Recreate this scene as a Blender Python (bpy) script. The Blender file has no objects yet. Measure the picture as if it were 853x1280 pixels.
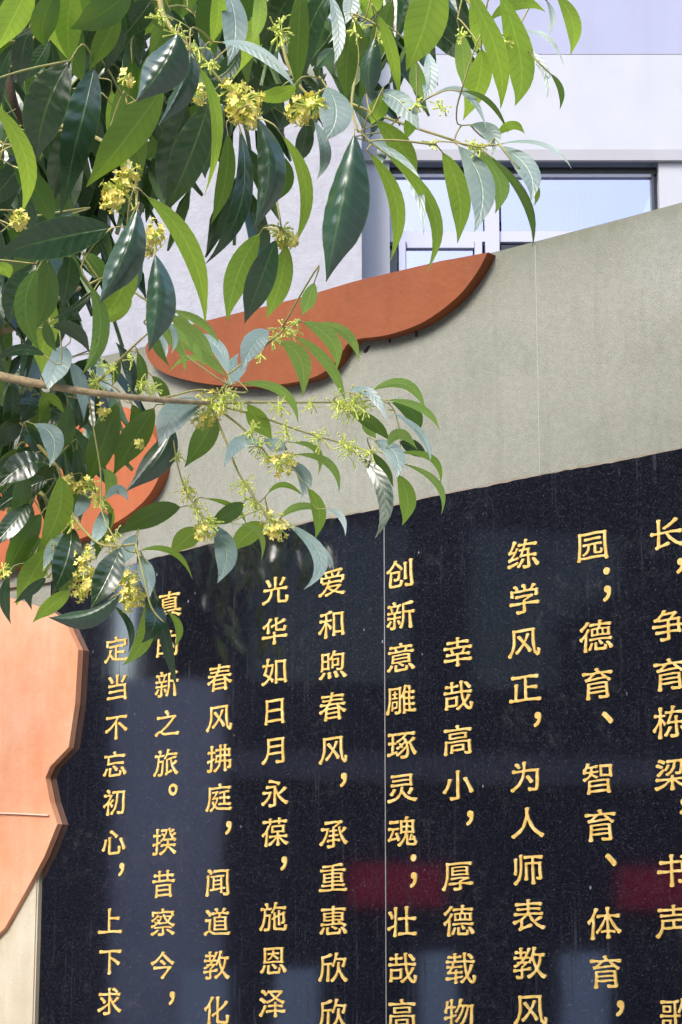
import bpy, bmesh, math, random
import numpy as np
from mathutils import Vector, Matrix, noise
random.seed(7)
PI = math.pi
V = Vector
S = bpy.context.scene
COL = S.collection

# ------------------------------------------------------------ camera, sky, sun
F = 2600.0                                   # focal length in pixels of the 853 x 1280 photograph
PITCH = 0.2065
CAM = V((0, 0, 1.5))
cd = bpy.data.cameras.new('camera')
cam = bpy.data.objects.new('camera', cd)
COL.objects.link(cam)
S.camera = cam
cam.location = CAM
cam.rotation_euler = (PI/2 + PITCH, 0, 0)
cd.sensor_fit = 'VERTICAL'
cd.sensor_height = 36
cd.sensor_width = 24
cd.lens = F/1280*36
cd.clip_start = 0.05
cd.clip_end = 2000

SUN_EL, SUN_AZ = math.radians(40), math.radians(214)      # azimuth clockwise from +Y: left, behind the camera
w = bpy.data.worlds.new('World')
S.world = w
w.use_nodes = True
nt = w.node_tree
bg = nt.nodes['Background']
sky = nt.nodes.new('ShaderNodeTexSky')
sky.sky_type = 'NISHITA'
sky.sun_disc = False
sky.sun_elevation = SUN_EL
sky.sun_rotation = SUN_AZ
sky.air_density = 1.0
sky.dust_density = 2.5
sky.ozone_density = 1.5
nt.links.new(sky.outputs[0], bg.inputs[0])
bg.inputs[1].default_value = 0.15
sd = bpy.data.lights.new('sun', 'SUN')
sd.energy = 1.35
sd.angle = math.radians(22)
sd.color = (1.0, 0.96, 0.9)
sun = bpy.data.objects.new('sun', sd)
COL.objects.link(sun)
sdir = V((math.sin(SUN_AZ)*math.cos(SUN_EL), math.cos(SUN_AZ)*math.cos(SUN_EL), math.sin(SUN_EL)))
sun.rotation_euler = sdir.to_track_quat('Z', 'Y').to_euler()
sun.location = (4, -4, 12)
S.view_settings.view_transform = 'Standard'
S.view_settings.look = 'None'
S.view_settings.gamma = 1
S.view_settings.exposure = 1.38

# ------------------------------------------------------------ helpers
def ray(x, y):
    u = (x - 426.5)/F
    v = (640 - y)/F
    return V((u, math.cos(PITCH) - v*math.sin(PITCH), math.sin(PITCH) + v*math.cos(PITCH)))

def at_depth(x, y, d):                       # point seen at photo pixel x, y, d metres ahead
    return CAM + ray(x, y)*d

def at_y(x, y, Y):
    r = ray(x, y)
    return CAM + r*(Y/r.y)

YA = 0.68                                     # heading of the memorial wall
WO = V((0, 4.907, 0))
WA = V((math.cos(YA), -math.sin(YA), 0))      # along the wall, to the right
WN = V((-math.sin(YA), -math.cos(YA), 0))     # out of the wall
WM = Matrix(((WA.x, 0, -WN.x*-1, WO.x), (WA.y, 0, WN.y, WO.y), (0, 1, 0, 0), (0, 0, 0, 1)))

def wl(a, z, d=0.0):                          # wall coordinates -> world
    return WO + WA*a + WN*d + V((0, 0, z))

def on_wall(x, y, d=0.0):                     # photo pixel -> (a, z) on the wall plane shifted d outwards
    r = ray(x, y)
    t = ((WO + WN*d - CAM).dot(WN))/r.dot(WN)
    p = CAM + r*t
    return ((p - WO).dot(WA), p.z)

def link(name, me, mat=None, parent=None):
    o = bpy.data.objects.new(name, me)
    COL.objects.link(o)
    if mat is not None and len(me.materials) == 0:
        for m in (mat if isinstance(mat, (list, tuple)) else [mat]):
            me.materials.append(m)
    if parent is not None:
        o.parent = parent
    return o

def from_bm(name, bm, mat, parent=None, smooth=False):
    me = bpy.data.meshes.new(name)
    bmesh.ops.recalc_face_normals(bm, faces=bm.faces)
    bm.to_mesh(me)
    bm.free()
    if smooth:
        for p in me.polygons:
            p.use_smooth = True
    return link(name, me, mat, parent)

def thing(name, label, cat, group=None):
    o = bpy.data.objects.new(name, None)
    COL.objects.link(o)
    o['label'] = label
    o['category'] = cat
    if group:
        o['group'] = group
    o.empty_display_size = 0.1
    return o

def box(bm, x0, x1, y0, y1, z0, z1, fn=lambda p: p):
    vs = [bm.verts.new(fn(V((x, y, z)))) for x in (x0, x1) for y in (y0, y1) for z in (z0, z1)]
    for f in ((0, 1, 3, 2), (4, 6, 7, 5), (0, 4, 5, 1), (2, 3, 7, 6), (0, 2, 6, 4), (1, 5, 7, 3)):
        bm.faces.new([vs[i] for i in f])

def wbox(bm, a0, a1, z0, z1, d0, d1):          # box in wall coordinates
    vs = [bm.verts.new(wl(a, z, d)) for a in (a0, a1) for z in (z0, z1) for d in (d0, d1)]
    for f in ((0, 1, 3, 2), (4, 6, 7, 5), (0, 4, 5, 1), (2, 3, 7, 6), (0, 2, 6, 4), (1, 5, 7, 3)):
        bm.faces.new([vs[i] for i in f])

def wprism(name, pts, d0, d1, mat, parent, bevel=0.0, label=None, facet=0.0):   # outline in wall coords, extruded outwards
    bm = bmesh.new()
    back = [bm.verts.new(wl(a, z, d0)) for a, z in pts]
    front = [bm.verts.new(wl(a, z, d1)) for a, z in pts]
    n = len(pts)
    ff = bm.faces.new(front)
    bm.faces.new(back[::-1])
    for i in range(n):
        bm.faces.new((back[i], back[(i+1) % n], front[(i+1) % n], front[i]))
    if facet:
        ret = bmesh.ops.inset_region(bm, faces=[ff], thickness=facet, depth=0.006, use_even_offset=True)
    if bevel:
        bmesh.ops.bevel(bm, geom=[e for e in bm.edges if e in ff.edges], offset=bevel, segments=(1 if bevel > 0.005 else 2), affect='EDGES', clamp_overlap=True)
    o = from_bm(name, bm, mat, parent)
    if label:
        o['label'] = label
    return o

def catmull(pts, k=6):
    out = []
    n = len(pts)
    for i in range(n-1):
        p0, p1, p2, p3 = pts[max(i-1, 0)], pts[i], pts[i+1], pts[min(i+2, n-1)]
        for j in range(k):
            t = j/k
            out.append(tuple(0.5*(2*b + (c-a)*t + (2*a-5*b+4*c-d)*t*t + (3*b-a-3*c+d)*t**3) for a, b, c, d in zip(p0, p1, p2, p3)))
    out.append(tuple(pts[-1]))
    return out

def tube(bm, pts, radii, n=6):
    rings = []
    up = V((0.3, 0.2, 1)).normalized()
    for i, p in enumerate(pts):
        t = (pts[min(i+1, len(pts)-1)] - pts[max(i-1, 0)]).normalized()
        s = t.cross(up)
        if s.length < 1e-3:
            s = t.cross(V((1, 0, 0)))
        s.normalize()
        u = s.cross(t)
        rings.append([bm.verts.new(p + (s*math.cos(2*PI*k/n) + u*math.sin(2*PI*k/n))*radii[i]) for k in range(n)])
    for a, b in zip(rings, rings[1:]):
        for k in range(n):
            bm.faces.new((a[k], a[(k+1) % n], b[(k+1) % n], b[k]))
    bm.faces.new(rings[0][::-1])
    bm.faces.new(rings[-1])

# ------------------------------------------------------------ material helpers
def mat(name, base=(0.5, 0.5, 0.5), rough=0.6, spec=0.5):
    m = bpy.data.materials.new(name)
    m.use_nodes = True
    b = m.node_tree.nodes['Principled BSDF']
    b.inputs['Base Color'].default_value = (*base, 1)
    b.inputs['Roughness'].default_value = rough
    b.inputs['Specular IOR Level'].default_value = spec
    return m

class NT:
    def __init__(s, m):
        s.t = m.node_tree
        s.b = s.t.nodes['Principled BSDF']
        s.out = s.t.nodes['Material Output']
    def n(s, kind, **kw):
        x = s.t.nodes.new('ShaderNode' + kind)
        for k, v in kw.items():
            if k.startswith('i_'):
                key = k[2:].replace('_', ' ')
                x.inputs[key].default_value = v
            else:
                setattr(x, k, v)
        return x
    def l(s, a, b):
        s.t.links.new(a, b)
    def ramp(s, fac, stops, interp='LINEAR'):
        r = s.t.nodes.new('ShaderNodeValToRGB')
        r.color_ramp.interpolation = interp
        e = r.color_ramp.elements
        while len(e) < len(stops):
            e.new(0.5)
        for x, (p, c) in zip(e, stops):
            x.position = p
            x.color = (*c, 1) if len(c) == 3 else c
        s.l(fac, r.inputs[0])
        return r.outputs[0]
    def noise(s, co, scale, detail=4, rough=0.6, dist=0.0):
        x = s.n('TexNoise')
        x.inputs['Scale'].default_value = scale
        x.inputs['Detail'].default_value = detail
        x.inputs['Roughness'].default_value = rough
        x.inputs['Distortion'].default_value = dist
        s.l(co, x.inputs['Vector'])
        return x.outputs['Fac']
    def mapping(s, co, loc=(0, 0, 0), rot=(0, 0, 0), scale=(1, 1, 1)):
        x = s.n('Mapping')
        x.inputs['Location'].default_value = loc
        x.inputs['Rotation'].default_value = rot
        x.inputs['Scale'].default_value = scale
        s.l(co, x.inputs['Vector'])
        return x.outputs[0]
    def mix(s, fac, a, b, mode='MIX'):
        x = s.n('MixRGB', blend_type=mode)
        for k, v in ((0, fac), (1, a), (2, b)):
            if hasattr(v, 'is_output') or hasattr(v, 'links'):
                s.l(v, x.inputs[k])
            elif isinstance(v, (int, float)):
                x.inputs[k].default_value = v if k == 0 else (v, v, v, 1)
            else:
                x.inputs[k].default_value = (*v, 1)
        return x.outputs[0]
    def math(s, op, a, b=0.0, c=None):
        x = s.n('Math', operation=op)
        for k, v in enumerate((a, b) if c is None else (a, b, c)):
            if isinstance(v, (int, float)):
                x.inputs[k].default_value = v
            else:
                s.l(v, x.inputs[k])
        return x.outputs[0]
    def bump(s, h, strength=0.3, dist=0.01, normal=None):
        x = s.n('Bump')
        x.inputs['Strength'].default_value = strength
        x.inputs['Distance'].default_value = dist
        s.l(h, x.inputs['Height'])
        if normal is not None:
            s.l(normal, x.inputs['Normal'])
        return x.outputs[0]
    def wallco(s):                            # object position turned into wall axes: x along, y up, z out
        g = s.n('NewGeometry')
        return s.mapping(g.outputs['Position'], rot=(0, 0, YA))
    def pos(s):
        return s.n('NewGeometry').outputs['Position']

# roughcast of the memorial wall
def m_roughcast():
    m = mat('grey_green_roughcast', rough=0.92, spec=0.25)
    k = NT(m)
    co = k.wallco()
    big = k.noise(co, 1.3, 4)
    fine = k.noise(co, 260, 3, 0.7)
    med = k.noise(co, 60, 4, 0.7)
    c = k.ramp(big, [(0.3, (0.23, 0.238, 0.198)), (0.5, (0.268, 0.272, 0.228)), (0.72, (0.305, 0.315, 0.285))])
    c = k.mix(0.8, c, k.ramp(fine, [(0.32, (0.78, 0.78, 0.76)), (0.5, (1, 1, 1)), (0.68, (1.16, 1.16, 1.16))]), 'MULTIPLY')
    c = k.mix(0.5, c, k.ramp(med, [(0.3, (0.8, 0.8, 0.78)), (0.65, (1.12, 1.12, 1.12))]), 'MULTIPLY')
    # grey weathering below the coping, trailing down in streaks
    sx = k.noise(k.mapping(co, scale=(22, 22, 1.6)), 1.0, 5, 0.65)
    sep = k.n('SeparateXYZ')
    k.l(co, sep.inputs[0])
    blot = k.noise(co, 9, 6, 0.7)
    c = k.mix(k.math('MULTIPLY', k.ramp(sx, [(0.50, (0, 0, 0)), (0.74, (1, 1, 1))]), 0.24), c, (0.13, 0.135, 0.10))
    c = k.mix(k.math('MULTIPLY', k.ramp(blot, [(0.52, (0, 0, 0)), (0.72, (1, 1, 1))]), 0.30), c, (0.15, 0.15, 0.11))
    k.l(c, k.b.inputs['Base Color'])
    # the rim of the wall has weathered to a dark green-grey, fading unevenly downwards
    at = k.n('Attribute', attribute_name='below_top')
    rim = k.math('ADD', at.outputs['Fac'], k.math('MULTIPLY', k.math('SUBTRACT', sx, 0.5), 0.16))
    c = k.mix(k.math('MULTIPLY', k.ramp(rim, [(0.0, (1, 1, 1)), (0.035, (0.55, 0.55, 0.55)), (0.16, (0, 0, 0))]), 0.55), c, (0.12, 0.125, 0.085))
    k.l(c, k.b.inputs['Base Color'])
    # fine diagonal combing
    wv = k.n('TexWave', wave_type='BANDS', bands_direction='X')
    wv.inputs['Scale'].default_value = 60
    wv.inputs['Distortion'].default_value = 1.2
    wv.inputs['Detail'].default_value = 2
    k.l(k.mapping(co, rot=(0, math.radians(33), 0)), wv.inputs['Vector'])
    h = k.math('ADD', k.math('MULTIPLY', wv.outputs['Fac'], 0.16), k.math('ADD', fine, k.math('MULTIPLY', med, 0.8)))
    k.l(k.bump(h, 0.40, 0.003), k.b.inputs['Normal'])
    return m

def m_granite():
    m = mat('black_polished_granite', (0.012, 0.012, 0.016), 0.07, 1.0)
    k = NT(m)
    co = k.wallco()
    sp = k.noise(co, 420, 2, 0.8)
    bl = k.noise(co, 5, 6, 0.7)
    sc = k.noise(k.mapping(co, scale=(90, 90, 2.2)), 1.0, 6, 0.8)
    c = k.ramp(sp, [(0.52, (0.004, 0.004, 0.006)), (0.64, (0.024, 0.025, 0.034)), (0.76, (0.16, 0.16, 0.19))])
    dust = k.math('MULTIPLY', k.ramp(sc, [(0.56, (0, 0, 0)), (0.80, (1, 1, 1))]), k.ramp(bl, [(0.42, (0, 0, 0)), (0.68, (1, 1, 1))]))
    c = k.mix(k.math('MULTIPLY', dust, 0.45), c, (0.15, 0.15, 0.16))
    cr = k.noise(co, 34, 8, 0.85)
    pat = k.math('MULTIPLY', k.ramp(cr, [(0.52, (0, 0, 0)), (0.66, (1, 1, 1))]), k.ramp(k.noise(co, 3.2, 3, 0.6), [(0.46, (0, 0, 0)), (0.66, (1, 1, 1))]))
    c = k.mix(k.math('MULTIPLY', pat, 0.30), c, (0.10, 0.10, 0.10))
    vor = k.n('TexVoronoi', feature='F1')
    vor.inputs['Scale'].default_value = 26
    k.l(k.mapping(co, scale=(1, 1, 0.6)), vor.inputs['Vector'])
    fl = k.ramp(vor.outputs['Distance'], [(0.045, (1, 1, 1)), (0.075, (0, 0, 0))])
    fl = k.math('MULTIPLY', fl, k.ramp(k.noise(co, 14, 3), [(0.56, (0, 0, 0)), (0.62, (1, 1, 1))]))
    c = k.mix(k.math('MULTIPLY', fl, 0.5), c, (0.30, 0.30, 0.30))
    k.l(c, k.b.inputs['Base Color'])
    r = k.math('ADD', 0.045, k.math('MULTIPLY', k.math('ADD', dust, k.math('MULTIPLY', fl, 1)), 0.4))
    k.l(r, k.b.inputs['Roughness'])
    k.b.inputs['IOR'].default_value = 1.95
    k.l(k.bump(k.noise(co, 3.0, 2), 0.03, 0.01), k.b.inputs['Normal'])
    return m

def m_paint(name, base, var, rough=0.55, scale=8, streak=True):
    m = mat(name, base, rough, 0.35)
    k = NT(m)
    co = k.wallco()
    a = k.noise(co, scale, 6, 0.65)
    st = k.noise(k.mapping(co, scale=(26, 26, 4)), 1.0, 5, 0.7)
    c = k.mix(k.ramp(a, [(0.35, (0, 0, 0)), (0.68, (1, 1, 1))]), base, var)
    if streak:
        c = k.mix(k.math('MULTIPLY', k.ramp(st, [(0.45, (0, 0, 0)), (0.75, (1, 1, 1))]), 0.22), c, tuple(min(1, x*1.35+0.03) for x in var))
    sp = k.noise(co, 55, 3, 0.6)
    c = k.mix(k.math('MULTIPLY', k.ramp(sp, [(0.70, (0, 0, 0)), (0.76, (1, 1, 1))]), 0.5), c, tuple(x*0.45 for x in base))
    k.l(c, k.b.inputs['Base Color'])
    k.l(k.bump(k.math('ADD', k.noise(co, 90, 4), k.math('MULTIPLY', st, 0.6)), 0.35, 0.003), k.b.inputs['Normal'])
    return m

def m_plaster(name, base, rough=0.9, scale=3.0, amp=0.12, bump=0.2, bscale=60):
    m = mat(name, base, rough, 0.25)
    k = NT(m)
    co = k.pos()
    a = k.noise(co, scale, 6, 0.6)
    st = k.noise(k.mapping(co, scale=(5, 5, 0.5)), 1.0, 5, 0.6)
    c = k.mix(k.ramp(a, [(0.3, (0, 0, 0)), (0.7, (1, 1, 1))]), tuple(x*(1-amp) for x in base), base)
    c = k.mix(k.math('MULTIPLY', k.ramp(st, [(0.5, (0, 0, 0)), (0.8, (1, 1, 1))]), 0.25), c, tuple(x*0.75 for x in base))
    k.l(c, k.b.inputs['Base Color'])
    k.l(k.bump(k.noise(co, bscale, 5, 0.7), bump, 0.02), k.b.inputs['Normal'])
    return m

def m_leaf(name, top, mid, under, trans, rough=0.27, tfac=0.35, coat=0.0):
    """leaf UV: x = 0..1 across (0.5 is the midrib), y = 0..1 from base to tip"""
    m = mat(name, top, rough, 1.0)
    k = NT(m)
    uv = k.n('UVMap', uv_map='uv').outputs[0]
    sep = k.n('SeparateXYZ')
    k.l(uv, sep.inputs[0])
    ax = k.math('ABSOLUTE', k.math('MULTIPLY', k.math('SUBTRACT', sep.outputs[0], 0.5), 2.0))
    rib = k.ramp(ax, [(0.0, (1, 1, 1)), (0.035, (0.8, 0.8, 0.8)), (0.075, (0, 0, 0))])
    # side veins run forward from the midrib and curve towards the margin
    vv = k.math('SUBTRACT', sep.outputs[1], k.math('MULTIPLY', k.math('POWER', ax, 0.8), 0.13))
    vein = k.math('SINE', k.math('MULTIPLY', vv, 66.0))
    vein = k.ramp(k.math('MULTIPLY', k.math('ADD', vein, 1.0), 0.5), [(0.80, (0, 0, 0)), (0.98, (1, 1, 1))])
    puff = k.math('MULTIPLY', k.math('ADD', k.math('SINE', k.math('MULTIPLY', vv, 66.0)), 1.0), 0.5)
    oi = k.n('ObjectInfo').outputs['Random']
    tc = k.n('TexCoord').outputs['Object']
    nz = k.noise(tc, 18, 4)
    fine = k.noise(tc, 120, 3)
    c = k.mix(k.ramp(nz, [(0.3, (0, 0, 0)), (0.7, (1, 1, 1))]), top, mid)
    c = k.mix(k.math('MULTIPLY', rib, 0.55), c, under)
    c = k.mix(k.math('MULTIPLY', vein, 0.15), c, under)
    cu = k.mix(k.ramp(nz, [(0.3, (0, 0, 0)), (0.7, (1, 1, 1))]), under, tuple(x*0.8 for x in under))
    cu = k.mix(k.math('MULTIPLY', rib, 0.5), cu, tuple(min(1, x*1.8+0.05) for x in under))
    bf = k.n('NewGeometry').outputs['Backfacing']
    c = k.mix(bf, c, cu)
    tip = k.math('MULTIPLY', k.ramp(sep.outputs[1], [(0.93, (0, 0, 0)), (0.985, (1, 1, 1))]), 0.6)
    edge = k.math('MULTIPLY', k.ramp(ax, [(0.93, (0, 0, 0)), (0.99, (1, 1, 1))]), 0.35)
    c = k.mix(tip, c, (0.10, 0.055, 0.02))
    c = k.mix(edge, c, tuple(min(1, x*1.4) for x in under))
    spot = k.ramp(k.noise(tc, 95, 2), [(0.70, (0, 0, 0)), (0.74, (1, 1, 1))])
    c = k.mix(k.math('MULTIPLY', spot, 0.6), c, (0.07, 0.05, 0.02))
    hs = k.n('HueSaturation')
    k.l(k.math('ADD', 0.485, k.math('MULTIPLY', oi, 0.03)), hs.inputs['Hue'])
    k.l(k.math('ADD', 0.8, k.math('MULTIPLY', oi, 0.4)), hs.inputs['Value'])
    k.l(c, hs.inputs['Color'])
    k.l(hs.outputs[0], k.b.inputs['Base Color'])
    k.l(k.math('ADD', rough, k.math('ADD', k.math('MULTIPLY', bf, 0.28), k.math('MULTIPLY', nz, 0.08))), k.b.inputs['Roughness'])
    k.b.inputs['Coat Weight'].default_value = coat
    k.b.inputs['Coat Roughness'].default_value = 0.22
    h = k.math('SUBTRACT', k.math('MULTIPLY', puff, 0.35), k.math('MULTIPLY', rib, 1.2))
    h = k.math('ADD', h, k.math('MULTIPLY', fine, 0.15))
    h = k.math('ADD', h, k.math('MULTIPLY', nz, 1.6))
    k.l(k.bump(h, 0.30, 0.0013), k.b.inputs['Normal'])
    tr = k.n('BsdfTranslucent')
    tcn = k.mix(k.math('MULTIPLY', vein, 0.35), trans, tuple(x*0.55 for x in trans))
    tcn = k.mix(k.math('MULTIPLY', rib, 0.6), tcn, tuple(min(1, x*1.3) for x in trans))
    k.l(tcn, tr.inputs['Color'])
    mx = k.n('MixShader')
    mx.inputs[0].default_value = tfac
    k.l(k.b.outputs[0], mx.inputs[1])
    k.l(tr.outputs[0], mx.inputs[2])
    k.l(mx.outputs[0], k.out.inputs['Surface'])
    return m

M = {}
M['rough'] = m_roughcast()
M['granite'] = m_granite()
M['terracotta'] = m_paint('rust_orange_paint', (0.235, 0.062, 0.014), (0.19, 0.048, 0.012), 0.6)
M['orange'] = m_paint('faded_orange_paint', (0.66, 0.27, 0.13), (0.70, 0.37, 0.23), 0.6, 5)
M['cream_stone'] = m_paint('cream_painted_stone', (0.46, 0.40, 0.29), (0.56, 0.50, 0.38), 0.75, 5)
M['caulk'] = mat('pale_joint_filler', (0.26, 0.25, 0.24), 0.8)
M['mortar'] = m_paint('pinkish_mortar', (0.25, 0.215, 0.165), (0.18, 0.15, 0.11), 0.9, 30, False)
M['white'] = m_plaster('white_facade_plaster', (0.40, 0.41, 0.455), amp=0.07, bump=0.08)
M['stucco'] = m_plaster('rough_white_stucco', (0.36, 0.36, 0.40), amp=0.16, bump=0.4, bscale=26, scale=9)
M['soffit'] = m_plaster('soffit_shade_lilac', (0.30, 0.315, 0.43), amp=0.05, bump=0.05)  # the shade under the soffit is put into this lilac colour
M['lintel'] = m_plaster('grey_lintel', (0.33, 0.33, 0.36), amp=0.06, bump=0.05)
M['dark_frame'] = mat('dark_window_frame', (0.03, 0.032, 0.04), 0.4)
M['pale_frame'] = mat('lilac_white_window_frame', (0.38, 0.39, 0.50), 0.4)
M['curtain'] = mat('white_curtain', (0.75, 0.77, 0.8), 0.9)
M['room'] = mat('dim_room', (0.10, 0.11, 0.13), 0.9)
M['gold'] = None

def m_gold():
    m = mat('gold_paint', (0.78, 0.50, 0.13), 0.42, 0.5)
    k = NT(m)
    co = k.wallco()
    a = k.noise(co, 45, 4, 0.7)
    b2 = k.noise(co, 260, 3, 0.7)
    c = k.ramp(a, [(0.3, (0.56, 0.33, 0.06)), (0.5, (0.72, 0.48, 0.13)), (0.72, (0.84, 0.66, 0.30))])
    c = k.mix(k.math('MULTIPLY', k.ramp(b2, [(0.60, (0, 0, 0)), (0.72, (1, 1, 1))]), 0.5), c, (0.30, 0.16, 0.04))
    k.l(c, k.b.inputs['Base Color'])
    k.b.inputs['Metallic'].default_value = 0.0
    k.l(k.bump(b2, 0.4, 0.001), k.b.inputs['Normal'])
    return m
M['gold'] = m_gold()

def m_glass():
    m = bpy.data.materials.new('blue_coated_glass')
    m.use_nodes = True
    t = m.node_tree
    t.nodes.clear()
    out = t.nodes.new('ShaderNodeOutputMaterial')
    g = t.nodes.new('ShaderNodeBsdfGlossy')
    g.inputs['Color'].default_value = (0.62, 0.60, 0.80, 1)
    g.inputs['Roughness'].default_value = 0.03
    tr = t.nodes.new('ShaderNodeBsdfTransparent')
    tr.inputs['Color'].default_value = (0.75, 0.82, 0.9, 1)
    mx = t.nodes.new('ShaderNodeMixShader')
    mx.inputs[0].default_value = 0.55
    t.links.new(tr.outputs[0], mx.inputs[1])
    t.links.new(g.outputs[0], mx.inputs[2])
    t.links.new(mx.outputs[0], out.inputs[0])
    return m
M['glass'] = m_glass()
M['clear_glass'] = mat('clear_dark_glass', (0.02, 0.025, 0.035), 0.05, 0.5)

# leaves: mature dark, mid green, young bright
M['leaf_dark'] = m_leaf('mature_leaf', (0.009, 0.030, 0.011), (0.016, 0.052, 0.016), (0.10, 0.19, 0.045), (0.12, 0.26, 0.02), 0.24, 0.14, 0.5)
M['leaf_sky_sheen'] = m_leaf('sky_sheen_leaf', (0.16, 0.24, 0.215), (0.23, 0.315, 0.315), (0.16, 0.26, 0.12), (0.20, 0.36, 0.08), 0.36, 0.15)  # pale blue-green base colour stands in for reflected sky
M['leaf_sheen'] = m_leaf('dim_sky_sheen_leaf', (0.022, 0.062, 0.038), (0.035, 0.085, 0.052), (0.12, 0.22, 0.08), (0.12, 0.26, 0.03), 0.29, 0.10, 1.0)  # base colour raised to carry part of the sky gloss
M['leaf_mid'] = m_leaf('mid_leaf', (0.03, 0.085, 0.022), (0.045, 0.115, 0.025), (0.13, 0.23, 0.04), (0.27, 0.46, 0.03), 0.28, 0.34)
M['leaf_young'] = m_leaf('young_leaf', (0.07, 0.17, 0.03), (0.10, 0.21, 0.035), (0.25, 0.40, 0.055), (0.54, 0.76, 0.07), 0.30, 0.50)
M['leaf_light'] = m_leaf('tender_leaf', (0.12, 0.26, 0.045), (0.15, 0.29, 0.05), (0.30, 0.46, 0.10), (0.60, 0.85, 0.14), 0.32, 0.45)

def m_bark(name, a, b):
    m = mat(name, a, 0.8, 0.3)
    k = NT(m)
    co = k.pos()
    n1 = k.noise(co, 90, 5, 0.7)
    k.l(k.mix(k.ramp(n1, [(0.35, (0, 0, 0)), (0.65, (1, 1, 1))]), a, b), k.b.inputs['Base Color'])
    k.l(k.bump(n1, 0.6, 0.003), k.b.inputs['Normal'])
    return m
M['bark'] = m_bark('tan_bark', (0.50, 0.38, 0.22), (0.26, 0.19, 0.11))
M['dark_bark'] = m_bark('grey_brown_bark', (0.13, 0.09, 0.06), (0.07, 0.05, 0.035))
M['twig'] = m_bark('green_twig', (0.38, 0.40, 0.14), (0.42, 0.34, 0.14))
M['bud'] = mat('yellow_green_bud', (0.72, 0.80, 0.18), 0.5)
M['bloom'] = mat('cream_yellow_blossom', (0.93, 0.78, 0.20), 0.5)
for kk in ('bud', 'bloom'):
    M[kk].node_tree.nodes['Principled BSDF'].inputs['Subsurface Weight'].default_value = 0.0

# ------------------------------------------------------------ ground
bm = bmesh.new()
g = 300
vs = [bm.verts.new((x, y, 0)) for x, y in ((-g, -g), (g, -g), (g, g), (-g, g))]
bm.faces.new(vs)
gm = m_plaster('school_yard_concrete', (0.30, 0.29, 0.27), amp=0.2, bump=0.2, scale=1.2)
go = from_bm('ground', bm, gm)
go['kind'] = 'structure'

# ------------------------------------------------------------ the wavy memorial wall
wall = thing('memorial_wall', 'grey green roughcast wall with a wavy top carrying black granite slabs of gold Chinese writing', 'wall')
wall.location = wl(0, 0)
WINV = Matrix.Translation(-wl(0, 0))
top_px = [(2200, 250), (1900, 190), (1500, 160), (1200, 180), (1000, 214), (853, 253), (790, 270), (720, 288.5), (625, 313.5), (560, 329), (450, 355), (380, 377), (257, 405), (188, 431), (125, 446), (60, 462), (0, 480), (-120, 520), (-260, 580), (-400, 660)]
top = [on_wall(x, y) for x, y in catmull(top_px, 5)]
a_right, a_left = top[0][0], top[-1][0]
parts = []

def wpart(o):                                   # keep world position under the wall's Empty
    o.data.transform(WINV)
    return o

SL_T = [(-40, 742), (60, 728), (125, 717), (190, 700), (300, 673), (400, 652), (485, 636), (530, 625), (600, 611), (700, 591), (780, 577), (853, 562.5), (1000, 534), (1300, 480)]
slab_top = [on_wall(x, y) for x, y in catmull(SL_T, 5)]
a_seam = on_wall(485.5, 900)[0]
a_sl = on_wall(52, 1280)[0]
a_sr = slab_top[-1][0]
JW = on_wall(672, 450)[0]

def wall_panel(a0, a1, name='wall_panel'):
    seg = sorted([p for p in top if a0 < p[0] < a1], key=lambda p: p[0])
    def zt(a):
        s = sorted(top, key=lambda p: p[0])
        for p, q in zip(s, s[1:]):
            if p[0] <= a <= q[0]:
                return p[1] + (q[1]-p[1])*(a-p[0])/(q[0]-p[0])
        return s[0][1] if a < s[0][0] else s[-1][1]
    pts = [(a0, 0.0), (a1, 0.0), (a1, zt(a1))] + [p for p in seg[::-1]] + [(a0, zt(a0))]
    bm = bmesh.new()
    ly = bm.verts.layers.float.new('below_top')
    cols = []
    na = max(8, int((a1-a0)/0.03))
    for i in range(na+1):
        a = a0 + (a1-a0)*i/na
        z1 = zt(a)
        col = []
        for dz_ in (0.0, 0.02, 0.05, 0.1, 0.2, 0.5, z1):
            v = bm.verts.new(wl(a, z1-dz_, 0.0))
            v[ly] = min(1.0, dz_)
            col.append(v)
        vb = bm.verts.new(wl(a, z1, -0.26))
        vb[ly] = 0.0
        v0 = bm.verts.new(wl(a, 0, -0.26))
        v0[ly] = 1.0
        cols.append([v0, vb] + col)
    m_ = len(cols[0])
    for p, q in zip(cols, cols[1:]):
        for j in range(m_):
            bm.faces.new((p[j], q[j], q[(j+1) % m_], p[(j+1) % m_]))
    bm.faces.new(cols[0])
    bm.faces.new(cols[-1][::-1])
    return wpart(from_bm(name, bm, M['rough'], wall))
wall_panel(a_left, JW-0.0006)
wall_panel(JW+0.0006, a_right)
# dark filler just behind the open joint
bm = bmesh.new()
wbox(bm, JW-0.00058, JW+0.00058, 0.02, on_wall(672, 306)[1], -0.2, -0.0002)
wpart(from_bm('joint_filler', bm, mat('grey_joint', (0.40, 0.40, 0.37), 0.9), wall))

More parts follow.
